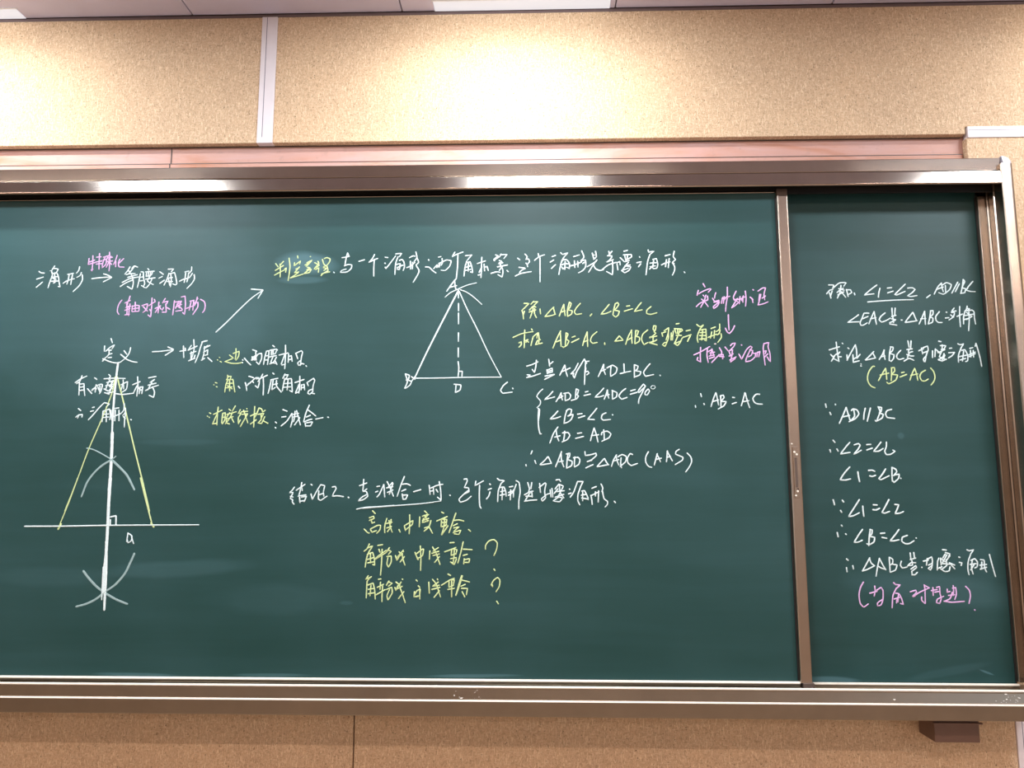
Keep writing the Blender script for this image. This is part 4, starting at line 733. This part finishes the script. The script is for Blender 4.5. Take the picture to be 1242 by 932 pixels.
('left', 'yellow', 'yellow chalk writing "高线、中线重合" top row of three', '3.8:-3879 14518 -3813 14451;-3951 14351 -3850 14388 -3836 14338 -3950 14288;-3912 14313 -3884 14226 -3821 14251;-4072 14088 -3980 14001 -3942 13994;-3919 14088 -3743 14176 -3679 14176 -3689 14076 -3764 13989;-3919 14076 -3879 14014 -3778 14051|3.8:-3530 14339 -3577 14164 -3573 14002;-3427 14314 -3438 14214;-3540 14214 -3401 14251;-3525 14114 -3411 14152;-3478 14289 -3436 14114 -3395 14015;-3424 14139 -3510 14027;-3236 14077 -3205 14020|3.8:-3106 14152 -3078 14053;-3106 14165 -2905 14290 -2916 14202 -3066 14078;-2984 14427 -2980 14215 -2988 13978|3.8:-2741 14377 -2750 14140;-2629 14515 -2564 14453;-2678 14390 -2526 14440 -2626 14340;-2627 14415 -2549 14265;-2676 14290 -2524 14340;-2651 14340 -2675 14240 -2524 14290;-2473 14290 -2521 14141 -2634 14041;-2622 14116 -2521 14141 -2430 13992|3.8:-2221 14490 -2170 14461;-2333 14278 -2080 14386;-2219 14291 -2230 14141 -2091 14191;-2194 14316 -2092 14316 -2116 14166 -2217 14141;-2143 14341 -2166 14117 -2215 13967;-2065 14166 -2214 13955;-2205 14241 -2117 14253|3.8:-1878 14466 -1964 14216 -2038 14005;-1927 14291 -1800 14304 -1686 14279;-1938 14167 -1838 14217;-1925 14117 -1799 14142 -1862 14092 -1924 14030;-1937 14005 -1760 14068 -1797 13968 -1911 13980|3.8:-1574 14080 -1523 14038'),
('left', 'yellow', 'yellow chalk writing "角平分线 中线重合？" middle row of three', '3.8:-3935 13740 -3983 13629 -4058 13567;-3983 13641 -3858 13691 -3931 13567;-3931 13579 -3990 13419 -4022 13197;-3980 13493 -3854 13542 -3813 13419 -3796 13247 -3847 13259;-3989 13369 -3825 13419;-3962 13295 -3823 13320;-3904 13518 -3898 13296|3.8:-3731 13704 -3617 13721;-3704 13617 -3676 13543;-3525 13593 -3700 13469 -3787 13395;-3786 13382 -3524 13543;-3627 13617 -3633 13321 -3651 13014|3.8:-3451 13655 -3524 13543;-3475 13593 -3411 13568 -3472 13494;-3509 13445 -3408 13457 -3405 13322 -3466 13199 -3505 13272 -3483 13420|3.8:-3307 13470 -3267 13359 -3218 13445;-3221 13557 -3169 13495;-3120 13594 -3268 13421 -3143 13495;-3144 13520 -3129 13396 -3075 13249;-3092 13446 -3190 13322;-3132 13581 -3114 13557|3.8:-2841 13545 -2788 13422 -2762 13373;-2827 13496 -2665 13620 -2640 13620 -2662 13472 -2788 13397;-2717 13694 -2700 13422 -2702 13127|3.8:-2487 13583 -2497 13386;-2425 13670 -2335 13522;-2286 13658 -2411 13571;-2436 13522 -2272 13571;-2410 13472 -2259 13510;-2335 13522 -2282 13374 -2243 13264;-2258 13448 -2370 13313|3.8:-2010 13770 -1909 13775;-2133 13559 -1958 13622 -1870 13659;-1970 13597 -1981 13474 -1856 13523;-1945 13622 -1844 13610 -1868 13499;-1907 13597 -1917 13400 -1941 13277;-1993 13400 -1855 13425;-1992 13326 -1903 13265 -1854 13400|3.8:-1697 13795 -1746 13573 -1819 13302;-1696 13622 -1481 13611;-1694 13474 -1594 13504;-1669 13401 -1680 13278;-1668 13376 -1543 13401 -1555 13315 -1655 13315|3.8:-1167 13624 -1167 13698 -1092 13809 -966 13846 -890 13772 -903 13624 -965 13477;-964 13163 -939 13129'),
('left', 'yellow', 'yellow chalk writing "角平分线 高线重合？" bottom row of three', '3.8:-3941 13001 -4002 12915 -3865 12976;-3890 12964 -3963 12878 -3978 12488;-3961 12780 -3823 12830 -3781 12659 -3763 12464;-3933 12683 -3795 12708;-3930 12585 -3780 12610;-3872 12781 -3891 12537|3.8:-3699 12916 -3636 12928;-3720 12732 -3570 12806;-3741 12562 -3530 12684;-3647 12855 -3656 12684;-3595 12782 -3603 12587 -3603 12404|3.8:-3446 12880 -3507 12782;-3458 12855 -3369 12831 -3456 12758;-3504 12684 -3380 12734 -3364 12612 -3461 12441 -3488 12538 -3429 12685|3.8:-3132 12925 -3119 12915;-3304 12734 -3277 12661 -3230 12783;-3282 12856 -3179 12783;-3156 12857 -3278 12685 -3128 12759;-3204 12783 -3125 12589 -3051 12382;-3088 12637 -3211 12479|3.8:-2804 12907 -2773 12878;-2751 12773 -2713 12736;-2836 12565 -2775 12663 -2700 12688 -2722 12542 -2810 12517;-2837 12638 -2847 12517 -2747 12542;-2713 12712 -2709 12469|3.8:-2501 12859 -2485 12603;-2414 12921 -2325 12811 -2221 12520;-2301 12933 -2289 12909;-2275 12860 -2412 12762 -2249 12787;-2424 12689 -2236 12738;-2248 12665 -2371 12507|3.8:-2052 13044 -1988 13012;-2199 12787 -2000 12910 -1900 12947;-2025 12885 -2023 12739 -1911 12788;-2000 12910 -1899 12910 -1923 12788;-1962 12886 -1958 12521;-2047 12690 -1897 12715|3.8:-1712 13009 -1773 12789 -1858 12557|3.8:-1728 13009 -1789 12813 -1861 12557;-1739 12911 -1538 12863;-1738 12765 -1638 12809;-1725 12716 -1587 12717 -1611 12571;-1712 12643 -1648 12522|3.8:-1012 12816 -987 12755 -1025 12804 -963 12914 -875 12968 -825 12914 -837 12768 -912 12646;-899 12428 -856 12368'),
('right', 'white', 'white chalk writing "设∠1=∠2，AD∥BC" with an underline', '4.0:7378 20104 7507 20103 7472 20011;7317 19879 7401 19971 7481 19991;7387 19909 7419 19766;7459 19950 7412 19827|4.0:7472 20011 7647 20153 7816 20162 7751 20070;7574 19908 7677 19989 7738 20019;7683 20091 7654 19928 7576 19765;7620 20010 7755 19968;7743 19927 7590 19847;7684 19928 7783 19784|4.0:7815 19988 7844 19804;7805 19978 7913 19977 7938 19905 7847 19855;8002 19895 8011 19844|4.0:8569 20095 8404 19974 8249 19842 8486 19871|4.0:8642 20013 8606 19901 8588 19782|4.0:8819 20011 8928 20025;8820 19889 8961 19933|4.0:9267 20110 9130 19978 8994 19847 9042 19836 9254 19927|4.0:9319 20008 9437 20017 9502 19976 9428 19895 9305 19814 9382 19793 9536 19816|3.6:8316 19662 8719 19692 9112 19710 9445 19715|4.0:9863 19830 9770 19760|4.0:10160 20134 10064 20033 9963 19850;10160 20134 10170 20012 10192 19910;10030 19972 10201 20032|4.0:10253 20072 10247 19868;10165 20073 10288 20143 10401 20092 10352 19969 10187 19848 10073 19890|4.0:10562 20152 10394 19871;10598 20110 10484 19907|4.0:10704 20222 10671 20049 10617 19866;10704 20222 10739 20171 10671 20049;10648 20008 10744 19987 10716 19885 10608 19866;10934 20169 10806 20027 10760 19946 10855 19915 10972 19908'),
('right', 'white', 'white chalk writing "∠EAC是△ABC外角"', '4.0:8070 19335 7927 19234 7795 19144 7922 19154 8079 19157|4.0:8327 19374 8210 19374 8164 19273 8097 19132 8113 19072 8171 19071 8273 19131;8162 19233 8302 19293|4.0:8457 19413 8378 19252 8310 19101;8457 19413 8476 19251 8495 19089;8357 19232 8496 19261|4.0:8728 19381 8615 19291 8571 19210 8625 19149 8745 19189 8846 19249|4.0:8902 19502 8899 19309;8981 19501 8959 19329;8878 19289 8988 19319;8865 19229 8971 19208;8908 19289 8916 19127;8819 19128 8959 19188;8817 19098 8990 19066;9106 19197 9135 19197|4.0:9402 19387 9285 19246 9199 19136;9209 19136 9357 19155 9499 19180;9412 19387 9444 19286 9484 19174|4.0:9697 19416 9616 19244 9537 19093;9697 19416 9694 19244 9692 19082;9585 19224 9713 19233|4.0:9843 19425 9812 19263 9761 19092;9834 19425 9902 19434 9896 19343 9833 19283;9831 19263 9888 19243 9871 19142 9761 19092|4.0:10056 19403 9959 19282 9962 19182 10016 19131 10103 19130;10220 19392 10239 19386|4.0:10189 19241 10278 19250;10423 19492 10348 19401 10466 19421;10346 19381 10424 19380 10396 19280 10273 19190;10322 19321 10395 19260;10562 19531 10542 19279 10541 19017;10474 19279 10615 19339|4.0:10747 19540 10721 19459 10678 19399;10723 19480 10801 19479 10738 19419;10678 19399 10639 19278 10624 19087;10679 19419 10856 19438 10901 19398 10899 19256 10914 19085;10650 19298 10886 19337;10642 19198 10781 19237;10775 19398 10768 19197 10732 18916;10715 19379 10843 19277 10701 19197'),
('right', 'white', 'white chalk writing "求证△ABC是等腰三角形"', '4.0:7296 18450 7554 18529;7483 18650 7498 18399 7523 18159;7329 18340 7384 18280 7486 18359;7339 18170 7424 18300 7391 18240 7495 18179;7500 18279 7588 18279;7556 18399 7493 18319;7627 18623 7646 18603|4.0:7757 18502 7788 18478;7727 18328 7728 18188;7719 18188 7838 18398 7946 18577;7946 18577 7968 18457 7966 18257;7873 18327 7871 18138;7871 18138 8019 18177;8048 18337 7964 18237;7886 18218 7946 18257;8053 18097 8062 18089;8042 18048 8065 18044|4.0:8383 18405 8279 18296 8166 18196;8175 18192 8293 18216 8421 18245;8361 18375 8412 18255|4.0:8647 18444 8592 18334 8506 18205;8638 18444 8630 18334 8651 18204;8549 18274 8657 18294|4.0:8808 18523 8767 18353 8746 18174;8798 18523 8865 18512 8850 18433 8778 18373;8787 18353 8872 18323 8856 18233 8793 18158 8747 18194|4.0:9044 18432 8950 18332 8935 18253 8990 18203 9108 18232|4.0:9235 18671 9253 18510;9313 18670 9290 18490;9191 18451 9328 18470;9250 18471 9224 18371 9333 18400;9183 18331 9276 18291 9354 18291;9242 18351 9196 18251;9103 18162 9234 18231 9346 18181|4.0:9479 18419 9599 18469;9552 18489 9570 18339;9581 18489 9701 18538 9713 18448 9655 18309 9614 18140;9592 18369 9691 18408;9595 18150 9580 18210 9665 18309|4.0:9818 18418 9805 18249;9889 18467 9864 18268;9907 18447 9996 18347;9980 18657 10038 18646;10011 18547 10146 18546 10101 18466 10023 18447;10061 18566 10049 18407;9939 18367 10119 18446;10039 18407 9971 18268 10120 18207;10092 18347 10046 18247 9936 18198;10109 18307 10020 18158 10140 18207;9945 18188 10040 18158|4.0:10228 18476 10287 18485;10200 18366 10346 18375;10190 18237 10271 18286 10334 18356|4.0:10440 18594 10495 18564 10584 18588 10509 18484;10519 18494 10437 18305 10423 18127;10523 18424 10602 18444 10658 18304 10647 18165 10597 18146;10433 18266 10629 18304;10466 18186 10604 18225;10570 18404 10521 18156|4.0:10720 18473 10799 18493;10668 18304 10848 18383;10735 18423 10731 18254;10803 18423 10799 18254;10684 18264 10844 18343;10885 18602 10859 18522;10885 18602 10926 18402 10958 18204 10976 18025'),
('right', 'yellow', 'yellow chalk writing "(AB=AC)"', '4.0:8379 18036 8340 18036 8256 17937 8199 17799 8200 17660 8270 17542 8360 17502|4.0:8646 17985 8561 17857 8452 17679;8646 17985 8656 17837 8657 17708;8500 17817 8716 17866|4.0:8792 17995 8781 17836 8761 17678;8782 17995 8860 18004 8864 17915 8781 17836;8791 17836 8925 17816 8878 17697 8698 17599 8652 17639|4.0:9025 17875 9094 17890;8979 17766 9148 17831|4.0:9351 17982 9273 17834 9215 17686;9351 17982 9389 17834 9407 17685;9242 17805 9419 17844|4.0:9608 17932 9507 17873 9462 17774 9503 17675 9579 17665 9660 17714|4.0:9738 17991 9808 17891 9826 17753 9790 17654 9716 17566'),
('right', 'white', 'white chalk writing "∵AD∥BC"', '4.4:7134 17109 7149 17021;7371 17103 7378 17083;7229 16903 7254 16841|4.4:7631 17020 7542 16824 7444 16629;7631 17020 7669 16863 7708 16707;7521 16785 7706 16824|4.4:7810 16961 7820 16804 7717 16687;7751 16941 7792 16980 7887 16960 7929 16862 7835 16745 7677 16668|4.4:8091 16999 8054 16862 8036 16725;8217 17003 8168 16842 8119 16677|4.4:8401 17037 8442 16920 8350 16686;8410 17027 8487 17017 8471 16920 8420 16881;8439 16871 8514 16851 8489 16763 8330 16676 8313 16705|4.4:8723 16968 8616 16939 8572 16861 8605 16773 8785 16747'),
('right', 'white', 'white chalk writing "∴∠2=∠C"', '4.2:7267 16221 7312 16163;7178 15989 7193 15927;7347 16008 7376 15950|4.2:7666 16163 7543 16027 7430 15883 7661 15921|4.2:7768 16104 7875 16133 7911 16095 7847 15988 7745 15877 7823 15911 7932 15973|4.2:8065 16108 8170 16114;8066 15979 8203 16027|4.2:8416 16171 8329 16065 8226 15949 8341 15949 8460 16017|4.2:8546 16171 8539 16065 8493 15949 8526 15872 8622 15872 8741 15949 8686 15978'),
('right', 'white', 'white chalk writing "∠1=∠B"', '4.4:7631 15569 7489 15416 7384 15263 7498 15253 7633 15282|4.4:7818 15454 7827 15339 7847 15215|4.4:8073 15483 8159 15492 8224 15463;8094 15358 8150 15339 8237 15368|4.4:8484 15521 8400 15396 8308 15291 8353 15263 8559 15358|4.4:8639 15559 8627 15377 8626 15225;8639 15559 8730 15511 8746 15454 8663 15358;8684 15377 8799 15396 8783 15301 8662 15196 8637 15244;8830 15301 8837 15293'),
('right', 'white', 'white chalk writing "∵∠1=∠2"', '4.4:7190 14786 7217 14663;7404 14777 7439 14730;7348 14531 7377 14484|4.4:7812 14787 7667 14579 7532 14390 7637 14399 7793 14475|4.4:7884 14636 7886 14522 7895 14390|4.4:8135 14664 8229 14659;8118 14551 8193 14541 8281 14583|4.4:8515 14788 8426 14636 8331 14485 8396 14466 8512 14508|4.4:8646 14674 8739 14665 8705 14580 8640 14457 8754 14467 8841 14504'),
('right', 'white', 'white chalk writing "∴∠B=∠C"', '4.4:7350 14182 7368 14160|4.4:7241 14009 7258 13906;7435 13979 7455 13961|4.4:7844 14079 7744 13952 7630 13781 7722 13781 7823 13827|4.4:8028 14079 7994 13907 7969 13702;8016 14079 8073 14068 8056 13976 7994 13919;8006 13919 8119 13896 8101 13793 7982 13725 7926 13747|4.4:8263 13988 8367 13999;8291 13896 8405 13874|4.4:8705 14080 8605 13954 8481 13817 8561 13813 8689 13840|4.4:8891 13943 8773 13897 8755 13806 8831 13749 8923 13750 9042 13818;9093 13887 9101 13878'),
('right', 'white', 'white chalk writing "∴△ABC是等腰三角形"', '4.0:7423 13393 7462 13355;7411 13189 7421 13088;7563 13235 7574 13156|4.0:7974 13418 7872 13247 7784 13111;7784 13111 7900 13146 8077 13232;7972 13384 8001 13293 8077 13232|4.0:8202 13407 8144 13203 8096 12988;8202 13396 8272 13249 8333 13136;8156 13226 8222 13181 8334 13147|4.0:8432 13430 8432 13249 8432 13080;8432 13430 8509 13385 8503 13295 8443 13249;8479 13272 8603 13250 8561 13137 8432 13080|4.0:8712 13341 8683 13250 8724 13182 8839 13205|4.0:8931 13535 8938 13377;9016 13544 9025 13414;8920 13377 9053 13415;8853 13229 8933 13303 9045 13303;8956 13359 8967 13248 8891 13238;8923 13155 9041 13239 9056 13193 8957 13118;8932 13026 9007 13026 9067 13082;8938 13109 8942 13026;9178 13202 9186 13193|4.0:9225 13341 9348 13369;9323 13406 9293 13249;9341 13397 9428 13443 9441 13360 9410 13194 9378 13138 9325 13175 9433 13249;9339 13249 9417 13286|4.0:9561 13351 9536 13139;9630 13398 9637 13250;9560 13342 9594 13416;9557 13176 9653 13213;9693 13611 9785 13602;9753 13546 9862 13510 9819 13435;9687 13416 9750 13509;9631 13416 9736 13324 9859 13473;9786 13491 9659 13287 9881 13269;9828 13306 9954 13251;9759 13380 9768 13250 9649 13158;9845 13287 9947 13168;9839 13214 9813 13121 9719 13102 9612 13167|4.0:10061 13440 10089 13432;10061 13316 10125 13307 10102 13242|4.0:10265 13613 10315 13585 10425 13613 10346 13511;10357 13530 10277 13344 10253 13160 10270 13031;10334 13363 10430 13400 10489 13326 10471 13216 10413 13188;10308 13270 10458 13289;10316 13141 10421 13289;10373 13381 10339 13197 10364 13049|4.0:10559 13382 10641 13373;10539 13253 10698 13272;10591 13327 10568 13161;10650 13364 10645 13198 10683 13097;10540 13161 10693 13207;10782 13503 10814 13327 10846 13162 10882 12992'),
('right', 'pink', 'pink chalk writing "(等角对等边)"', '4.0:7791 12852 7715 12728 7670 12549 7691 12347 7766 12276 7873 12348|4.0:7923 12595 8096 12640;8047 12763 8052 12662 8021 12528;8086 12662 8193 12730 8234 12663 8221 12462 8167 12327 8086 12305 8090 12372 8221 12462|4.0:8496 12844 8538 12799 8651 12788 8555 12709;8556 12720 8465 12552 8423 12262;8525 12597 8603 12586 8653 12486 8689 12341 8622 12363;8482 12463 8632 12508;8535 12418 8588 12530 8532 12374;8591 12575 8568 12396|4.0:8867 12631 9000 12668 9015 12622 8916 12530 8972 12530;8925 12521 9090 12622 9319 12724;9204 12797 9215 12696 9201 12367;9204 12788 9319 12724;9128 12513 9123 12440 9192 12367|4.0:9361 12660 9502 12688;9404 12734 9399 12550;9487 12734 9563 12753 9560 12588 9579 12478 9534 12368 9461 12386 9485 12459 9639 12533;9442 12624 9536 12643|4.0:9880 12781 9880 12662 9862 12552;9735 12698 9729 12625 9795 12644;9856 12717 9932 12736 9939 12589 9892 12461;9751 12552 9901 12571;9849 12626 9783 12479 9667 12424;9639 12420 9813 12397 10110 12417|4.0:10166 12764 10242 12682 10263 12554 10217 12372;10331 12230 10341 12219'),
]
for row in WRITING:
    chalk(*row)
